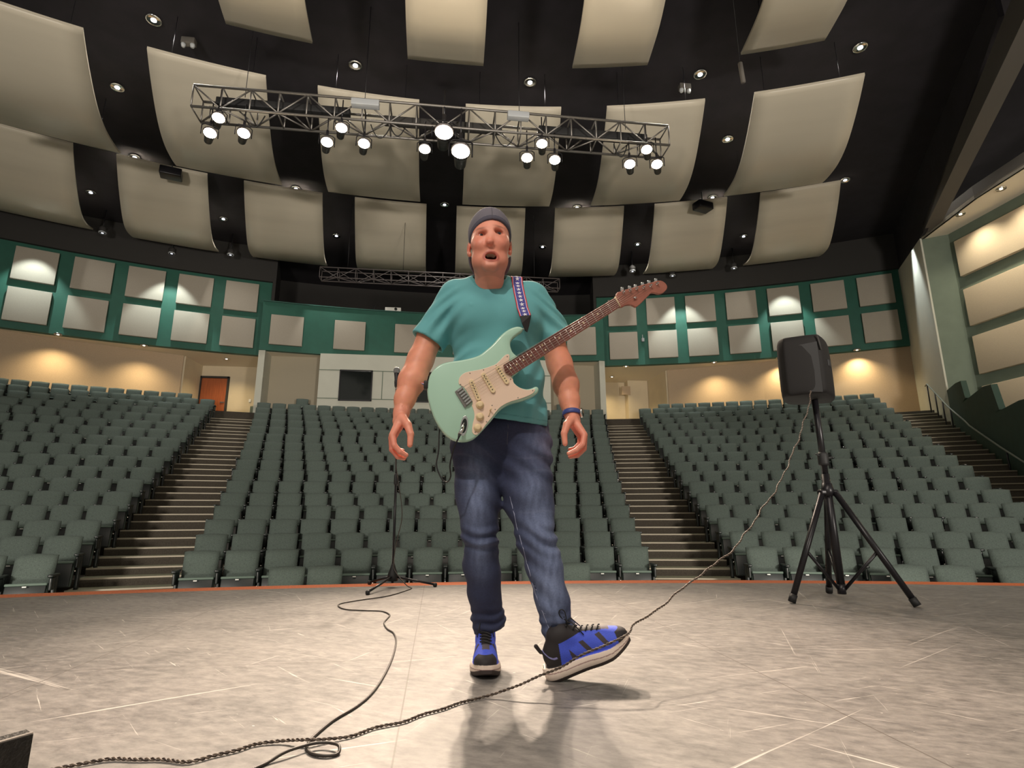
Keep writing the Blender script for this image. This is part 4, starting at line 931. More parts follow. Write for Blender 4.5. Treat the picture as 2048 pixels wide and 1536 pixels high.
def make_shoe(R, loc, par):
    R = np.array(R)
    f = shoe_field(); root = field_obj('sneaker', f, sm_, MO, par, shoe_col, 1, xf=lambda V: V @ R.T + np.array(loc))
    T = lambda p: Vector(R @ np.array(p) + np.array(loc))
    lb = MB(); V, _ = f.mesh()
    def top(x, y): m_ = (np.abs(V[:, 0] - x) < .004) & (np.abs(V[:, 1] - y) < .004); return V[m_, 2].max() if m_.any() else .09
    xs = np.linspace(.128, .218, 6)
    for i, x in enumerate(xs):
        for s in (-1, 1):
            pts = [(x - .008 * s * (t - .5) * 2 * s, s * (t * 2 - 1) * .021, 0) for t in np.linspace(0, 1, 7)]
            pts = [(x + (.007 if s > 0 else -.007) * (2 * t - 1), (2 * t - 1) * .021 * s) for t in np.linspace(0, 1, 7)]
            lb.tube([T((a, b_, top(a, b_) + .0025)) for a, b_ in pts], .0024, 5)
    z0 = top(.125, 0)
    for s in (-1, 1):
        pts = [(.125 + .02 * math.sin(th) * .4, s * (.008 + .022 * math.sin(th)), z0 + .004 + .014 * math.sin(th * .5)) for th in np.linspace(0, PI, 9)]; lb.tube([T(p) for p in pts], .002, 5)
        lb.tube([T((.125, s * .004, z0 + .004)), T((.145, s * .020, z0 + .002)), T((.165, s * .030, top(.165, s * .03) + .003))], .002, 5)
    if loc[0] > .45:
        lb.tube([T((.112 + .012 * math.sin(t * PI), .006, z0 + .002 + .045 * math.sin(t * PI) ** .7)) if 0 else T((.125 + .022 * math.sin(2 * PI * t) * .45, .004, z0 + .048 * math.sin(PI * t))) for t in np.linspace(0, 1, 14)], .0019, 5)
    l_ = lb.build('laces', M['rubber'], root)
    for v in l_.data.vertices: v.co -= Vector(MO)
    sw = MB(); n_ = 9; outl = []
    for t in np.linspace(0, 1, n_): outl.append((.0 + .026 * t, .010 * (t - .32) ** 2 * 2.2))
    return root
def frame(fwd, roll):
    x = Vector(fwd).normalized(); z = Vector((0, 0, 1)); y = z.cross(x).normalized(); z = x.cross(y); Rr = Matrix.Rotation(roll, 3, x); y = Rr @ y; z = Rr @ z
    return Matrix((x, y, z)).transposed()
make_shoe(frame((-.075, -1, 0), 0), (.3235, 12.425, .0), man)
make_shoe(frame((.93, -.20, .40), rad(14)), (.520, 12.115, -.003), man)

# ------------------------------------------------------------ wrist watch
c = Vector((.6182, 12.118, .9125)); t = thing('wristwatch', 'blue banded wristwatch on the wrist of the hand beside the jeans', 'watch', c)
axis = Vector((.02, .30, .95)).normalized(); q_ = axis.to_track_quat('Z', 'Y').to_matrix(); n_ = 28; mb = MB(); vs = []
for i in range(n_):
    a = 2 * PI * i / n_
    for r, z in ((.0322, -.010), (.0345, -.008), (.0345, .008), (.0322, .010)): vs.append(q_ @ Vector((r * 1.02 * math.cos(a), r * 1.0 * math.sin(a), z)))
mb.add(vs, [(4 * i + k, 4 * i + (k + 1) % 4, 4 * ((i + 1) % n_) + (k + 1) % 4, 4 * ((i + 1) % n_) + k) for i in range(n_) for k in range(4)], 0, True)
mb.build('band', mat('blue_watch_band', srgb(62, 74, 140), .5), t)
Rw = (Vector((.9, -.42, .05))).to_track_quat('Z', 'Y').to_matrix(); cc = Vector((.9, -.42, .05)).normalized() * .034
MB().lathe([(.017, 0), (.019, .002), (.019, .007), (.016, .009)], cc, Rw, 22).build('case', M['chrome'], t)
MB().lathe([(.0155, .0088), (.015, .0098)], cc, Rw, 22).build('dial', M['glass'], t)
# ------------------------------------------------------------ electric guitar
GY = 12.03; GT = .042
GO = (.28, GY, 1.0)
gt = thing('electric_guitar', 'pale mint green electric guitar with cream pickguard slung across the man', 'guitar', GO)
BODY = [(0.0789,0.9861),(0.0813,1.0046),(0.088,1.0295),(0.1023,1.0516),(0.1258,1.0695),(0.1557,1.0789),(0.1949,1.0859),(0.2313,1.095),(0.2618,1.1071),(0.2862,1.1271),(0.3108,1.1504),(0.3356,1.1804),(0.3574,1.2008),(0.3795,1.2148),(0.4015,1.2216),(0.4167,1.2195),(0.423,1.2122),(0.4188,1.2032),(0.403,1.1911),(0.3872,1.1775),(0.3778,1.1642),(0.3755,1.1463),(0.3829,1.124),(0.3963,1.11),(0.4165,1.093),(0.4069,1.0513),(0.3867,1.0333),(0.3857,1.0144),(0.3949,1.0006),(0.4127,0.9894),(0.4343,0.985),(0.4529,0.9889),(0.4669,0.9952),(0.4762,0.9917),(0.4786,0.9814),(0.4728,0.9706),(0.4525,0.9567),(0.4185,0.9426),(0.3787,0.9309),(0.3513,0.9165),(0.3301,0.8971),(0.3061,0.8662),(0.2824,0.8387),(0.2588,0.8129),(0.2383,0.7978),(0.2148,0.7915),(0.1883,0.7926),(0.1647,0.8012),(0.1408,0.8201),(0.1196,0.848),(0.1011,0.8835),(0.0867,0.9254),(0.0799,0.9556)]
GUARD = [(0.1905,0.9952),(0.1887,1.0106),(0.196,1.0263),(0.2139,1.0393),(0.2441,1.0465),(0.2745,1.0537),(0.3051,1.0656),(0.3235,1.0741),(0.345,1.0971),(0.3574,1.1096),(0.3683,1.1113),(0.3714,1.1011),(0.3713,1.082),(0.3976,1.0637),(0.3774,1.0299),(0.3836,1.0191),(0.3866,1.005),(0.4065,0.9883),(0.4342,0.9803),(0.4528,0.9833),(0.4637,0.9851),(0.4614,0.9741),(0.4464,0.9628),(0.4155,0.9496),(0.3787,0.938),(0.3513,0.925),(0.3301,0.9077),(0.3106,0.8815),(0.2882,0.8538),(0.2735,0.8326),(0.2588,0.8174),(0.2499,0.8149),(0.2394,0.8245),(0.2405,0.853),(0.2462,0.8772),(0.2444,0.8984),(0.2367,0.9195),(0.2395,0.9318),(0.2241,0.959),(0.2087,0.9833),(0.1996,0.9892)]
HEAD = [(0.7756,1.3486),(0.7827,1.3558),(0.7844,1.3643),(0.7889,1.3729),(0.8026,1.3764),(0.8221,1.3852),(0.8498,1.3942),(0.8778,1.404),(0.9086,1.4141),(0.9311,1.421),(0.9453,1.4268),(0.965,1.4298),(0.9811,1.4221),(0.99,1.4083),(0.9877,1.3954),(0.9757,1.382),(0.9586,1.3741),(0.945,1.3763),(0.9341,1.3786),(0.9229,1.3766),(0.9141,1.3664),(0.8966,1.3487),(0.8792,1.3311),(0.8621,1.317),(0.8553,1.3175),(0.8407,1.3238),(0.819,1.3214),(0.7942,1.312)]
def smoothc(P, n=3):
    out = []
    for i in range(len(P)):
        p0, p1, p2, p3 = [np.array(P[(i + k) % len(P)]) for k in (-1, 0, 1, 2)]
        for t in np.arange(n) / n: out.append(tuple(.5 * (2 * p1 + (p2 - p0) * t + (2 * p0 - 5 * p1 + 4 * p2 - p3) * t * t + (3 * p1 - p0 - 3 * p2 + p3) * t ** 3)))
    return out
mint = mat('mint_lacquer', srgb(176, 214, 194), .22, coat=.5); cream = mat('cream_plastic', srgb(240, 212, 190), .35, coat=.2); ivory = mat('aged_ivory_plastic', srgb(236, 212, 170), .35)
rose = mat('rosewood', srgb(112, 62, 54), .5, noise=.2, nscale=30); rw2 = mat('red_brown_headstock', srgb(158, 98, 82), .4, noise=.12, nscale=25)
fretm = mat('nickel_frets', (.75, .66, .60), .25, metal=1)
o = MB().prism(smoothc(BODY), lambda u, v: (u, GY, v), lambda u, v: (u, GY + GT, v)).build('guitar_body', mint, gt, bevel=.009, origin=GO)
for p in o.data.polygons: p.use_smooth = True
MB().prism(smoothc(GUARD, 2), lambda u, v: (u, GY - .0025, v), lambda u, v: (u, GY + .001, v)).build('pickguard', cream, gt, bevel=.0008, origin=GO)
NT = [Vector((.3482, 0, 1.0686)), Vector((.7755, 0, 1.3485))]; NB = [Vector((.3773, 0, 1.0299)), Vector((.7942, 0, 1.3120))]
def nk(t, v, y): p = NT[1].lerp(NT[0], t).lerp(NB[1].lerp(NB[0], t), v); return Vector((p.x, y, p.z))   # t 0 nut .. 1 heel, v 0 top .. 1 bottom
b = MB(); vs = []; n_ = 10
for i in range(n_ + 1):
    t = i / n_
    for v, y in ((0, GY - .006), (1, GY - .006), (1.0, GY + .004), (.78, GY + .016), (.5, GY + .020), (.22, GY + .016), (0, GY + .004)): vs.append(nk(t, v, y - (.004 if t > .8 else .0)))
k = 7; b.add(vs, [(i * k + j, i * k + (j + 1) % k, (i + 1) * k + (j + 1) % k, (i + 1) * k + j) for i in range(n_) for j in range(k)] + [tuple(range(k)), tuple(n_ * k + j for j in range(k - 1, -1, -1))], 0, False)
neck = b.build('neck', mat('maple_neck', srgb(196, 140, 96), .35), gt, origin=GO)
FY = GY - .0105
b = MB(); vs = [nk(0, 0, FY), nk(0, 1, FY), nk(1.0, 1, FY), nk(1.02, .5, FY), nk(1.0, 0, FY)]; b.add(vs + [v + Vector((0, .006, 0)) for v in vs], [(0, 1, 2, 3, 4), (9, 8, 7, 6, 5)] + [(i, (i + 1) % 5, (i + 1) % 5 + 5, i + 5) for i in range(5)])
b.build('fingerboard', rose, gt, origin=GO)
full = 1 / (1 - 2 ** (-21.6 / 12)); fr = lambda n: (1 - 2 ** (-n / 12)) * full
b = MB()
for n in range(1, 22): b.tube([nk(fr(n), 0, FY - .0004), nk(fr(n), 1, FY - .0004)], .0013, 6)
b.build('frets', fretm, gt, origin=GO)
MB().tube([nk(0, -.04, FY - .001), nk(0, 1.04, FY - .001)], .0026, 6).build('nut', ivory, gt, origin=GO)
Rm = Matrix.Rotation(PI / 2, 3, 'X')
b = MB()
for n in (3, 5, 7, 9, 15, 17, 19, 21): b.lathe([(.0034, 0), (.0034, .0008)], nk((fr(n) + fr(n - 1)) / 2, .5, FY), Rm, 12)
for v in (.27, .73): b.lathe([(.0034, 0), (.0034, .0008)], nk((fr(12) + fr(11)) / 2, v, FY), Rm, 12)
b.build('fret_dots', ivory, gt, origin=GO)
hs = MB().prism(smoothc(HEAD, 2), lambda u, v: (u, GY - .004, v), lambda u, v: (u, GY + .010, v)).build('headstock', rw2, gt, bevel=.0018, origin=GO)
PO = [(0.812,1.3726),(0.8382,1.3809),(0.8646,1.3893),(0.8924,1.3963),(0.9213,1.4048),(0.9487,1.4147)]; BU = [(0.8129,1.3929),(0.8433,1.4),(0.8669,1.4069),(0.8964,1.4177),(0.9232,1.4268),(0.9515,1.4363)]
for (x, z), (bx, bz) in zip(PO, BU):
    p = MB().lathe([(.0055, 0), (.0055, .002), (.0032, .003), (.0032, .011), (.004, .012)], (x, GY - .004, z), Rm, 12).tube([(x, GY + .013, z), (bx, GY + .013, bz - .004)], .0028, 6).build('tuning_peg', M['chrome'], gt, origin=GO)
    MB().rbox((bx, GY + .013, bz + .001), (.013, .007, .015), .003).build('peg_button', M['chrome'], p, origin=GO)
MB().lathe([(.004, 0), (.004, .006), (.002, .007)], (.8558, GY - .004, 1.351), Rm, 10).tube([(.848, GY - .011, 1.350), (.862, GY - .011, 1.353)], .0022, 5).build('string_tree', M['chrome'], gt, origin=GO)
# bridge, strings
BR = [Vector((0.1997, 0, 0.9861)), Vector((0.238, 0, 0.9333)), Vector((0.2114, 0, 0.9099)), Vector((0.1761, 0, 0.9671))]
b = MB(); vs = [Vector((p.x, GY - .006, p.z)) for p in BR]; b.add(vs + [v + Vector((0, .007, 0)) for v in vs], [(0, 1, 2, 3), (7, 6, 5, 4)] + [(i, (i + 1) % 4, (i + 1) % 4 + 4, i + 4) for i in range(4)])
br = b.build('bridge', M['steel'], gt, origin=GO)
sd = MB(); st = MB(); along = (BR[2] - BR[1]).normalized()
for i in range(6):
    v = .08 + .84 * i / 5; s0 = BR[0].lerp(BR[1], v); e0 = BR[3].lerp(BR[2], v)
    for t in (.12, .30, .48): q_ = s0.lerp(e0, t); sd.lathe([(.0030, 0), (.0034, .004), (.0026, .006)], (q_.x, GY - .006, q_.z), Rm, 8)
    a_, c_ = s0.lerp(e0, .10), s0.lerp(e0, .62); sd.box(((a_.x + c_.x) / 2, GY - .009, (a_.z + c_.z) / 2), (.0055, .006, .024), R=Matrix.Rotation(math.atan2((c_ - a_).x, (c_ - a_).z), 3, 'Y'))
    q_ = s0.lerp(e0, .15); n0 = nk(0, .10 + .8 * i / 5, FY - .004); pq = PO[i]
    r_ = .0008 - .0001 * i; st.tube([(q_.x, GY - .0145, q_.z), tuple(n0), (pq[0], GY - .010, pq[1])], r_, 5)
sd.build('saddles', M['chrome'], br, origin=GO)
st.build('strings', mat('steel_strings', (.8, .72, .65), .25, metal=1), gt, origin=GO)
PK = [((0.3287, 1.0578), (0.3605, 1.0075)), ((0.2772, 1.0302), (0.311, 0.9741)), ((0.2341, 1.0041), (0.2589, 0.9445))]
for (x0, z0), (x1, z1) in PK:
    a_, c_ = Vector((x0, 0, z0)), Vector((x1, 0, z1)); d = (c_ - a_).normalized(); nn = Vector((-d.z, 0, d.x)); w = .0085; out = []
    for th in np.linspace(0, PI, 9): out.append(c_ + (d * math.sin(th) + nn * math.cos(th)) * w)
    for th in np.linspace(PI, 2 * PI, 9): out.append(a_ + (d * math.sin(th) + nn * math.cos(th)) * w)
    p = MB().prism([(v.x, v.z) for v in out], lambda u, v: (u, GY - .0085, v), lambda u, v: (u, GY - .001, v)).build('pickup', ivory, gt, bevel=.001, origin=GO)
    s_ = MB()
    for i in range(6): q_ = a_.lerp(c_, .06 + .88 * i / 5); s_.lathe([(.0021, 0), (.0021, .0012)], (q_.x, GY - .0085, q_.z), Rm, 8)
    s_.build('pole_pieces', M['bulk'], p, origin=GO)
for x, z in [(0.2651, 0.9217), (0.2656, 0.8791), (0.2585, 0.8398)]:
    MB().lathe([(.0145, 0), (.014, .004), (.0095, .006), (.0085, .014), (.007, .0145), (.001, .0145)], (x, GY - .0025, z), Rm, 24).build('knob', ivory, gt, origin=GO)
MB().tube([(.2964, GY - .004, .8818), (.3055, GY - .004, .913)], .0012, 5).tube([(.302, GY - .003, .902), (.304, GY - .018, .906)], .0028, 6).build('pickup_switch', ivory, gt, origin=GO)
b = MB()
for x, z in [(0.1956,0.9947),(0.2285,1.0366),(0.277,1.05),(0.3229,1.0678),(0.363,1.1031),(0.3749,1.0188),(0.4017,0.9509),(0.4553,0.9786),(0.2891,0.862),(0.2498,0.8241),(0.3195,0.9066),(.3083,.9211),(.2964,.8818)]: b.lathe([(.0022, 0), (.0018, .0010)], (x, GY - .0025, z), Rm, 8)
b.build('pickguard_screws', M['steel'], gt, origin=GO)
jb = MB(); jc = Vector((.2105, 0, .8465)); jd = Vector((-.0092, 0, -.0726)).normalized(); jn = Vector((-jd.z, 0, jd.x)); out = []
for th in np.linspace(0, 2 * PI, 25)[:-1]: out.append(jc + jd * (.0363 * math.cos(th)) + jn * (.0135 * math.sin(th)))
jb.prism([(v.x, v.z) for v in out], lambda u, v: (u, GY - .002, v), lambda u, v: (u, GY + .001, v)); jp = jb.build('jack_plate', M['chrome'], gt, bevel=.0008, origin=GO)
out2 = [jc + (v - jc) * .72 for v in out]
MB().prism([(v.x, v.z) for v in out2], lambda u, v: (u, GY - .0024, v), lambda u, v: (u, GY - .0019, v)).build('jack_recess', M['glass'], jp, origin=GO)
for x, z in ((.4200, 1.2155), (.0790, .990)): MB().lathe([(.004, 0), (.004, .008), (.007, .011), (.007, .014)], (x, GY + .02, z), Vector((1, 0, .4) if x > .2 else (-1, 0, 0)).to_track_quat('Z', 'Y').to_matrix(), 12).build('strap_button', M['chrome'], gt, origin=GO)

# ------------------------------------------------------------ strap
SO = (.42, 12.1, 1.3)
sg = thing('guitar_strap', 'blue guitar strap with white stars and red borders over the man\'s shoulder', 'strap', SO)
ctr = [((.4330, 12.035, 1.262), 0), ((.4300, 12.05, 1.285), 0), ((.4265, 12.05, 1.310), 0), ((.4230, 12.05, 1.335), 0), ((.4205, 12.06, 1.360), 0), ((.4180, 12.07, 1.385), 0), ((.4165, 12.08, 1.410), 0), ((.4155, 12.10, 1.435), 0), ((.4150, 12.13, 1.460), 1), ((.4150, 12.165, 1.4775), 1), ((.4150, 12.205, 1.4835), 1), ((.4130, 12.25, 1.4700), 1), ((.405, 12.285, 1.44), 1), ((.385, 12.325, 1.38), 1), ((.35, 12.345, 1.30), 1), ((.30, 12.352, 1.22), 1), ((.25, 12.35, 1.15), 1), ((.19, 12.33, 1.08), 1), ((.13, 12.27, 1.02), 1), ((.095, 12.20, 1.0), 1), ((.072, 12.10, .995), 1), ((.070, 12.055, .992), 1)]
cp_ = []
for (p, back) in ctr:
    p = Vector(p)
    if not back:
        y = shirt_front(p.x, p.z, .010)
        if y: p.y = min(p.y, y) if p.z < 1.30 else y
    cp_.append(p)
cols = [(-.5, 'r'), (-.40, 'w'), (-.36, 'b'), (.36, 'w'), (.40, 'r'), (.5, None)]
mb = MB(); rows = []
for i, p in enumerate(cp_):
    t = (cp_[min(i + 1, len(cp_) - 1)] - cp_[max(i - 1, 0)]).normalized()
    nrm = Vector((0, -1, .0)) if p.y < 12.14 else (Vector((0, 0, 1)) if p.y < 12.26 and p.z > 1.4 else (Vector((0, 1, 0)) if p.y > 12.2 else Vector((-1, 0, 0))))
    sd_ = t.cross(nrm); sd_.normalize()
    if sd_.x > 0 and i < 12: sd_ = -sd_
    rows.append([p + sd_ * (-u) * .043 for u, _ in cols]); 
    if i == 0: fn = nrm
nC = len(cols); vs = [v for r in rows for v in r]; nb = len(vs); vs += [v + Vector((0, .002, -.001)) for v in vs]
mi = {'r': 0, 'w': 1, 'b': 2}
for i in range(len(rows) - 1):
    for j in range(nC - 1): mb.f.append((i * nC + j, i * nC + j + 1, (i + 1) * nC + j + 1, (i + 1) * nC + j)); mb.mi.append(mi[cols[j][1]]); mb.sm.append(True); mb.f.append((nb + i * nC + j, nb + (i + 1) * nC + j, nb + (i + 1) * nC + j + 1, nb + i * nC + j + 1)); mb.mi.append(3); mb.sm.append(True)
mb.v = [tuple(v) for v in vs]
red = mat('red_strap_border', srgb(190, 44, 66), .7); wht = mat('white_strap_weave', srgb(225, 222, 235), .8); blu = mat('blue_strap_weave', srgb(72, 70, 150), .8)
# woven stars
def along_pt(s):
    i = min(int(s), len(cp_) - 2); f_ = s - i; p = cp_[i].lerp(cp_[i + 1], f_); t = (cp_[i + 1] - cp_[i]).normalized(); return p, t
L_ = [0]
for a_, c_ in zip(cp_, cp_[1:]): L_.append(L_[-1] + (c_ - a_).length)
for k in range(17):
    s_ = .012 + k * .0205
    i = max(j for j in range(len(L_)) if L_[j] <= s_); fr_ = (s_ - L_[i]) / (L_[i + 1] - L_[i]); p, t = along_pt(i + fr_); r0 = Vector(rows[i][0]).lerp(Vector(rows[i + 1][0]), fr_); r1 = Vector(rows[i][-1]).lerp(Vector(rows[i + 1][-1]), fr_)
    sd_ = (r1 - r0).normalized(); nn = sd_.cross(t)
    if nn.y > 0 and p.y < 12.15: nn = -nn
    if p.y >= 12.15 and nn.z < 0: nn = -nn
    st_ = []
    for q_ in range(10): a_ = PI / 2 + q_ * PI / 5; R_ = .0105 if q_ % 2 == 0 else .0043; st_.append(p + (sd_ * math.cos(a_) + t * math.sin(a_)) * R_ + nn * .0012)
    b0 = len(mb.v); mb.v += [tuple(p + nn * .0012)] + [tuple(v) for v in st_]
    for q_ in range(10): mb.f.append((b0, b0 + 1 + q_, b0 + 1 + (q_ + 1) % 10)); mb.mi.append(1); mb.sm.append(False)
mb.build('woven_band', [red, wht, blu, M['rubber']], sg, origin=SO, fixn=False)
lea = mat('black_leather', (.018, .014, .014), .45)
a0_, a1_ = rows[0][0], rows[0][-1]
b = MB(); q = [a0_ + Vector((0, -.001, .004)), a1_ + Vector((0, -.001, .004)), Vector((.4465, GY + .004, 1.228)), Vector((.4400, GY + .010, 1.203)), Vector((.4310, GY + .010, 1.208)), Vector((.4190, GY + .002, 1.235))]
b.add(q + [v + Vector((0, .003, 0)) for v in q], [tuple(range(6)), tuple(range(11, 5, -1))] + [(i, (i + 1) % 6, (i + 1) % 6 + 6, i + 6) for i in range(6)]); b.build('leather_end', lea, sg, origin=SO)
MB().rbox((.074, 12.048, .992), (.016, .035, .03), .004).build('leather_end', lea, sg, origin=SO)

# ------------------------------------------------------------ guitar lead
CO = (.17, 12.03, .75)
gc = thing('guitar_cable', 'black lead plugged into the guitar, looping at the man\'s hip', 'cable', CO)
MB().tube([(.2105, GY - .004, .853), (.2015, GY - .020, .829), (.1945, GY - .030, .812)], [.0055, .0065, .0062], 12).build('plug', M['chrome'], gc, origin=CO)
MB().tube([(.1945, GY - .030, .812), (.1909, GY - .034, .799)], [.0055, .003], 10).build('strain_relief', M['rubber'], gc, origin=CO)
def spline(P, n=6):
    P = [Vector(p) for p in P]; P = [P[0]] + P + [P[-1]]; out = []
    for i in range(1, len(P) - 2):
        p0, p1, p2, p3 = P[i - 1:i + 3]
        for k in range(n):
            t = k / n; out.append(.5 * (2 * p1 + (p2 - p0) * t + (2 * p0 - 5 * p1 + 4 * p2 - p3) * t * t + (3 * p1 - p0 - 3 * p2 + p3) * t ** 3))
    out.append(P[-2]); return out
MB().tube(spline([(.1909, 11.998, .799), (.176, 12.01, .765), (.1646, 12.03, .7105), (.1680, 12.06, .672), (.155, 12.10, .655), (.135, 12.11, .672), (.1181, 12.12, .7169), (.124, 12.13, .77), (.1271, 12.15, .86), (.15, 12.17, .93), (.20, 12.10, .90)]), .0027, 8).build('cable', M['rubber'], gc, origin=CO)

# ------------------------------------------------------------ microphone stand and cable
o0 = (-.2075, 14.75, 0)
ms = thing('microphone_stand', 'black tripod microphone stand near the stage edge', 'microphone stand', o0)
MB().tube([(-.2046, 14.75, .03), (-.2100, 14.75, .82)], .0105, 10).build('lower_tube', M['blackmet'], ms, origin=o0)
MB().tube([(-.2100, 14.75, .80), (-.2430, 14.75, 1.60)], .0075, 10).build('upper_tube', M['blackmet'], ms, origin=o0)
MB().lathe([(.014, -.05), (.017, -.03), (.017, .03), (.012, .05)], (-.21, 14.75, .82), n=14).build('clutch', M['rubber'], ms, origin=o0)
MB().lathe([(.040, 0), (.038, .05), (.020, .10), (.014, .13)], (-.2046, 14.75, .045), n=16).build('hub', M['rubber'], ms, origin=o0)
for fx, fy in ((-.3415, 14.33), (-.398, 14.945), (.1227, 14.71)):
    d = Vector((fx + .2046, fy - 14.75, 0)).normalized()
    l = MB().tube([(-.2046 + d.x * .03, 14.75 + d.y * .03, .075), (fx, fy, .018)], .0085, 8).build('leg', M['blackmet'], ms, origin=o0)
    MB().lathe([(.010, -.018), (.015, -.012), (.016, .004), (.010, .012)], (fx, fy, .018), n=12).build('rubber_foot', M['rubber'], l, origin=o0)
MB().tube([(-.243, 14.75, 1.585), (-.2425, 14.74, 1.63)], [.012, .016], 12).build('microphone_clip', M['rubber'], ms, origin=o0)
mo = (-.2415, 14.74, 1.66); mi_ = thing('microphone', 'black handheld microphone with grey mesh ball on the stand', 'microphone', mo)
MB().lathe([(.010, -.085), (.012, -.08), (.016, .0), (.020, .028), (.021, .036)], mo, n=18).build('handle', M['blackmet'], mi_, origin=mo)
MB().lathe([(.018, .034), (.026, .042), (.0275, .056), (.0265, .070), (.020, .082), (.010, .088), (.001, .090)], mo, n=20).build('mesh_ball', mat('grey_wire_mesh', (.22, .22, .22), .5, metal=.6, bump=.5, bscale=900), mi_, origin=mo)
MICF = [(-0.0556,14.5919),(-0.1879,14.2337),(-0.3554,14.0536),(-0.4532,13.9275),(-0.4547,13.8139),(-0.3894,13.6814),(-0.276,13.6257),(-0.1722,13.5799),(-0.1215,13.4554),(-0.125,13.3402),(-0.1299,13.2149),(-0.1012,13.0559),(-0.0645,12.956),(-0.0422,12.8083),(-0.0339,12.6366),(-0.0333,12.4187),(-0.0443,12.184),(-0.0623,12.0175),(-0.0926,11.8981),(-0.1366,11.7964),(-0.1628,11.6977),(-0.1697,11.6488),(-0.1692,11.6152),(-0.1545,11.5811),(-0.1309,11.5619),(-0.1054,11.5559),(-0.0884,11.5659),(-0.09,11.5875),(-0.1094,11.607),(-0.1361,11.6146),(-0.1646,11.6054),(-0.2056,11.5696),(-0.2355,11.538),(-0.2581,11.5041),(-0.2894,11.449)]
path = [(-.2415, 14.74, 1.575), (-.236, 14.73, 1.45), (-.232, 14.735, 1.2), (-.222, 14.73, 1.0), (-.190, 14.72, .80), (-.155, 14.70, .62), (-.150, 14.70, .50), (-.175, 14.72, .38), (-.195, 14.735, .26), (-.198, 14.72, .15), (-.150, 14.68, .08), (-.085, 14.63, .02)]
path += [(x, y, .0045 + (.008 if 27 <= k <= 31 else 0)) for k, (x, y) in enumerate(MICF)]
co = (-.15, 13.0, 0); tag(MB().tube(spline(path, 5), .0037, 8).build('microphone_cable', mat('dark_brown_cable', (.045, .036, .030), .5), origin=co), 'smooth dark cable running from the microphone stand across the stage with one loop', 'cable')

# ------------------------------------------------------------ twisted cable from the loudspeaker
TW = [(-0.6942,11.5593,.005),(-0.6667,11.5808,.005),(-0.6156,11.6001,.005),(-0.5749,11.6026,.005),(-0.5032,11.5848,.005),(-0.4212,11.5657,.005),(-0.3769,11.5894,.005),(-0.3316,11.6171,.005),(-0.2968,11.6512,.005),(-0.2385,11.6494,.007),(-0.1769,11.6348,.014),(-0.1434,11.6426,.010),(-0.0879,11.6669,.005),(-0.0323,11.7133,.005),(0.0417,11.7464,.005),(0.106,11.8072,.005),(0.1762,11.8692,.005),(.2675,11.925,.006),(0.328,11.93,0.0169),(0.4361,11.93,0.0548),(0.5129,11.92,0.0829),(0.6118,11.93,0.1234),(0.7238,11.945,0.160),(0.7926,12.02,0.1808),(0.8952,12.1,0.2103),(1.0056,12.18,0.2511),(1.164,12.3,0.3074),(1.2811,12.38,0.3471),(1.4168,12.48,0.4001),(1.5628,12.6,0.4813),(1.7318,12.74,0.5853),(1.8767,12.85,0.676),(2.0624,13,0.834),(2.2288,13.13,0.9939),(2.3454,13.22,1.1308),(2.4513,13.3,1.2684),(2.50,13.37,1.318)]
base_ = spline(TW, 40); s_ = 0; A_ = []; B_ = []
for i, p in enumerate(base_):
    if i: s_ += (p - base_[i - 1]).length
    t = (base_[min(i + 1, len(base_) - 1)] - base_[max(i - 1, 0)]).normalized(); u = Vector((0, 0, 1)); u = (u - t * u.dot(t)).normalized(); w = t.cross(u)
    wb = .004 * math.sin(s_ * 21) + .003 * math.sin(s_ * 47); p = p + w * wb
    a_ = s_ * 2 * PI / .026; q_ = (u * math.cos(a_) + w * math.sin(a_)) * .0022; A_.append(p + q_); B_.append(p - q_)
to = (.5, 12.2, .1); tc2 = thing('twisted_cable', 'twisted brown and white cable rising from the floor to the loudspeaker', 'cable', to)
MB().tube(A_, .0021, 6).build('strand', mat('dark_brown_strand', (.05, .032, .024), .5), tc2, origin=to)
MB().tube(B_, .0021, 6).build('strand', mat('pale_brown_strand', (.17, .13, .10), .5), tc2, origin=to)

# ------------------------------------------------------------ loudspeaker on a tripod
o1 = (2.69, 13.57, 0); ss = thing('speaker_stand', 'tall black tripod stand under the loudspeaker', 'speaker stand', o1)
C2 = lambda z: Vector((2.692 - .018 * z, 13.57, z))
MB().tube([C2(.06), C2(.80)], .025, 14).build('lower_tube', M['blackmet'], ss, origin=o1)
MB().tube([C2(.78), C2(1.36)], .020, 14).build('upper_tube', M['blackmet'], ss, origin=o1)
MB().lathe([(.030, -.045), (.033, -.03), (.033, .03), (.024, .045)], C2(.90), n=16).tube([C2(.90) + Vector((.02, 0, .0)), C2(.90) + Vector((.06, -.01, .01))], .007, 8).tube([C2(.91), C2(.91) + Vector((-.055, -.01, .02))], .005, 8).build('height_clamp', M['rubber'], ss, origin=o1)
MB().rbox(C2(.68), (.125, .05, .035), .01).lathe([(.036, -.035), (.040, 0), (.030, .05)], C2(.69), n=16).build('leg_bracket', M['blackmet'], ss, origin=o1)
MB().lathe([(.026, -.03), (.026, .03)], C2(.075), n=14).build('lower_bracket', M['blackmet'], ss, origin=o1)
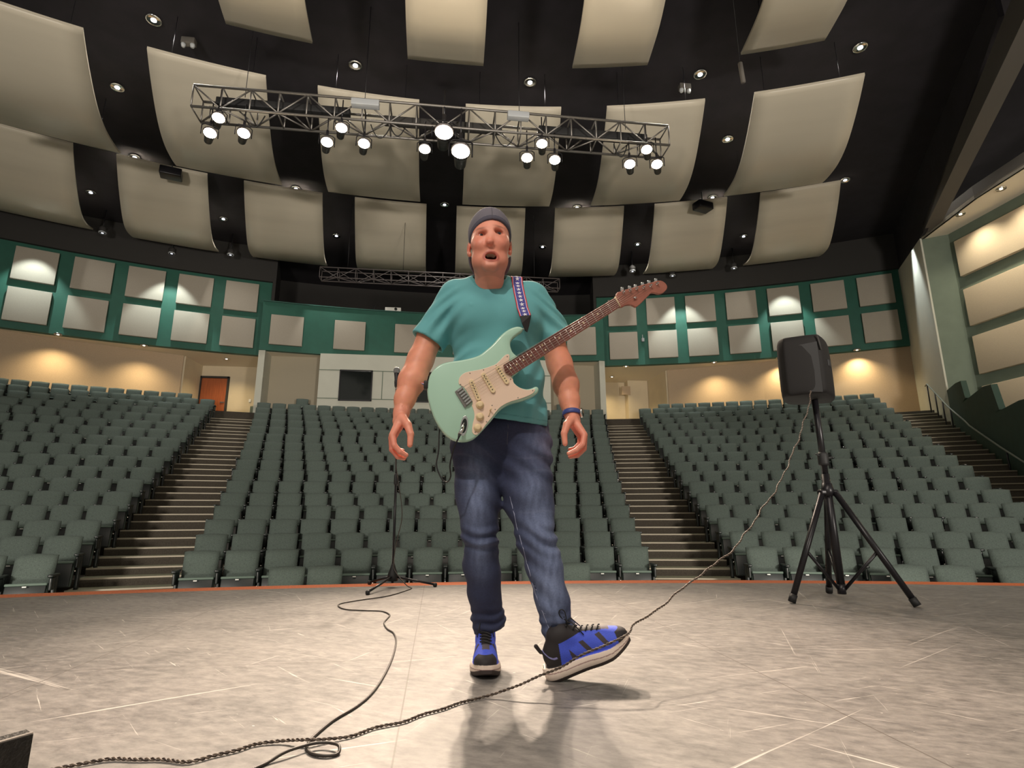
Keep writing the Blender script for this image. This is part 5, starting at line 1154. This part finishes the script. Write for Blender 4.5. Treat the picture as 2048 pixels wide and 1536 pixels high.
for fx, fy in ((2.3275, 13.54), (2.9542, 13.29), (2.852, 13.92)):
    top_ = C2(.675); d = Vector((fx - top_.x, fy - top_.y, 0)); dn = d.normalized(); a_ = top_ + dn * .045; e_ = Vector((fx, fy, .02))
    l = MB().tube([a_, e_], .019, 12).build('leg', M['blackmet'], ss, origin=o1); dd = (e_ - a_).normalized()
    MB().tube([e_ - dd * .035, e_ + dd * .012], .023, 12).build('rubber_foot', M['rubber'], l, origin=o1)
    MB().tube([C2(.075) + dn * .02, a_.lerp(e_, .55)], .0105, 8).build('brace', M['blackmet'], ss, origin=o1)
so = (2.63, 13.6, 1.3); sp_ = thing('loudspeaker', 'black plastic loudspeaker on the tripod stand', 'loudspeaker', so)
PL = [(2.400, 13.475), (2.43, 13.44), (2.585, 13.375), (2.66, 13.40), (2.79, 13.52), (2.855, 13.63), (2.84, 13.68), (2.70, 13.80), (2.60, 13.79), (2.42, 13.56)]
mb = MB(); vs = []; lv = [(1.305, .93), (1.32, .985), (1.40, 1.0), (1.60, .985), (1.66, .955), (1.695, .90), (1.712, .78)]
ctp = Vector((2.63, 13.60, 0)); PL = smoothc(PL, 4); lv = [(1.300, .90), (1.308, .96), (1.325, .985), (1.36, .995), (1.45, 1.0), (1.55, .995), (1.62, .98), (1.655, .965), (1.68, .93), (1.692, .88), (1.697, .80)]
for z, s_ in lv:
    for x, y in PL: p = ctp.lerp(Vector((x, y, 0)), s_); vs.append((p.x, p.y, z + .012 * (1 - abs((x - 2.63) / .23)) + (.012 if z > 1.6 else 0)))
k = len(PL); mb.add(vs, [(i * k + j, i * k + (j + 1) % k, (i + 1) * k + (j + 1) % k, (i + 1) * k + j) for i in range(len(lv) - 1) for j in range(k)] + [tuple(range(k - 1, -1, -1)), tuple((len(lv) - 1) * k + j for j in range(k))], 0, True)
cab = mb.build('cabinet', mat('black_textured_plastic', (.010, .009, .009), .75, bump=.1, bscale=300, spec=.25), sp_, origin=so)
b = MB(); q = [Vector((2.408, 13.462, 1.33)), Vector((2.588, 13.368, 1.315)), Vector((2.588, 13.366, 1.655)), Vector((2.412, 13.456, 1.63))]
b.add(q + [v + Vector((.004, .01, 0)) for v in q], [(0, 1, 2, 3), (7, 6, 5, 4)] + [(i, (i + 1) % 4, (i + 1) % 4 + 4, i + 4) for i in range(4)]); b.build('grille', mat('black_metal_mesh', (.008, .008, .009), .6), sp_, origin=so)
Rr = Matrix.Rotation(math.atan2(.12, .13), 3, 'Z')
MB().rbox((2.722, 13.452, 1.53), (.075, .012, .05), .008, R=Rr).build('side_handle', M['black'], sp_, origin=so)
MB().tube([(2.60, 13.372, 1.70), (2.612, 13.368, 1.60)], .006, 8).build('edge_trim', M['bulk'], sp_, origin=so)

# ------------------------------------------------------------ stage monitor at the corner of the frame
e = Vector((-.56, -.83, 0)).normalized(); nrm = Vector((-.83, .56, 0)); P0 = Vector((-.419, 11.0, 0)); fo = (-.6, 10.8, 0)
b = MB(); sec = [(0, 0), (0, .25), (.02, .253), (.30, .03), (.30, 0)]
b.prism(sec, lambda u, v: P0 + nrm * u + Vector((0, 0, v)), lambda u, v: P0 + nrm * u + Vector((0, 0, v)) + e * .55)
fm = thing('floor_monitor', 'black floor monitor cabinet at the lower left corner', 'loudspeaker', fo); b.build('cabinet', mat('rough_black_box', (.02, .017, .014), .7, bump=.4, bscale=220, noise=.4, nscale=90), fm, origin=fo)
MB().tube([P0 + Vector((0, 0, .25)) + nrm * .003, P0 + Vector((0, 0, .25)) + nrm * .003 + e * .55], .003, 6).build('edge_trim', M['steel'], fm, origin=fo)
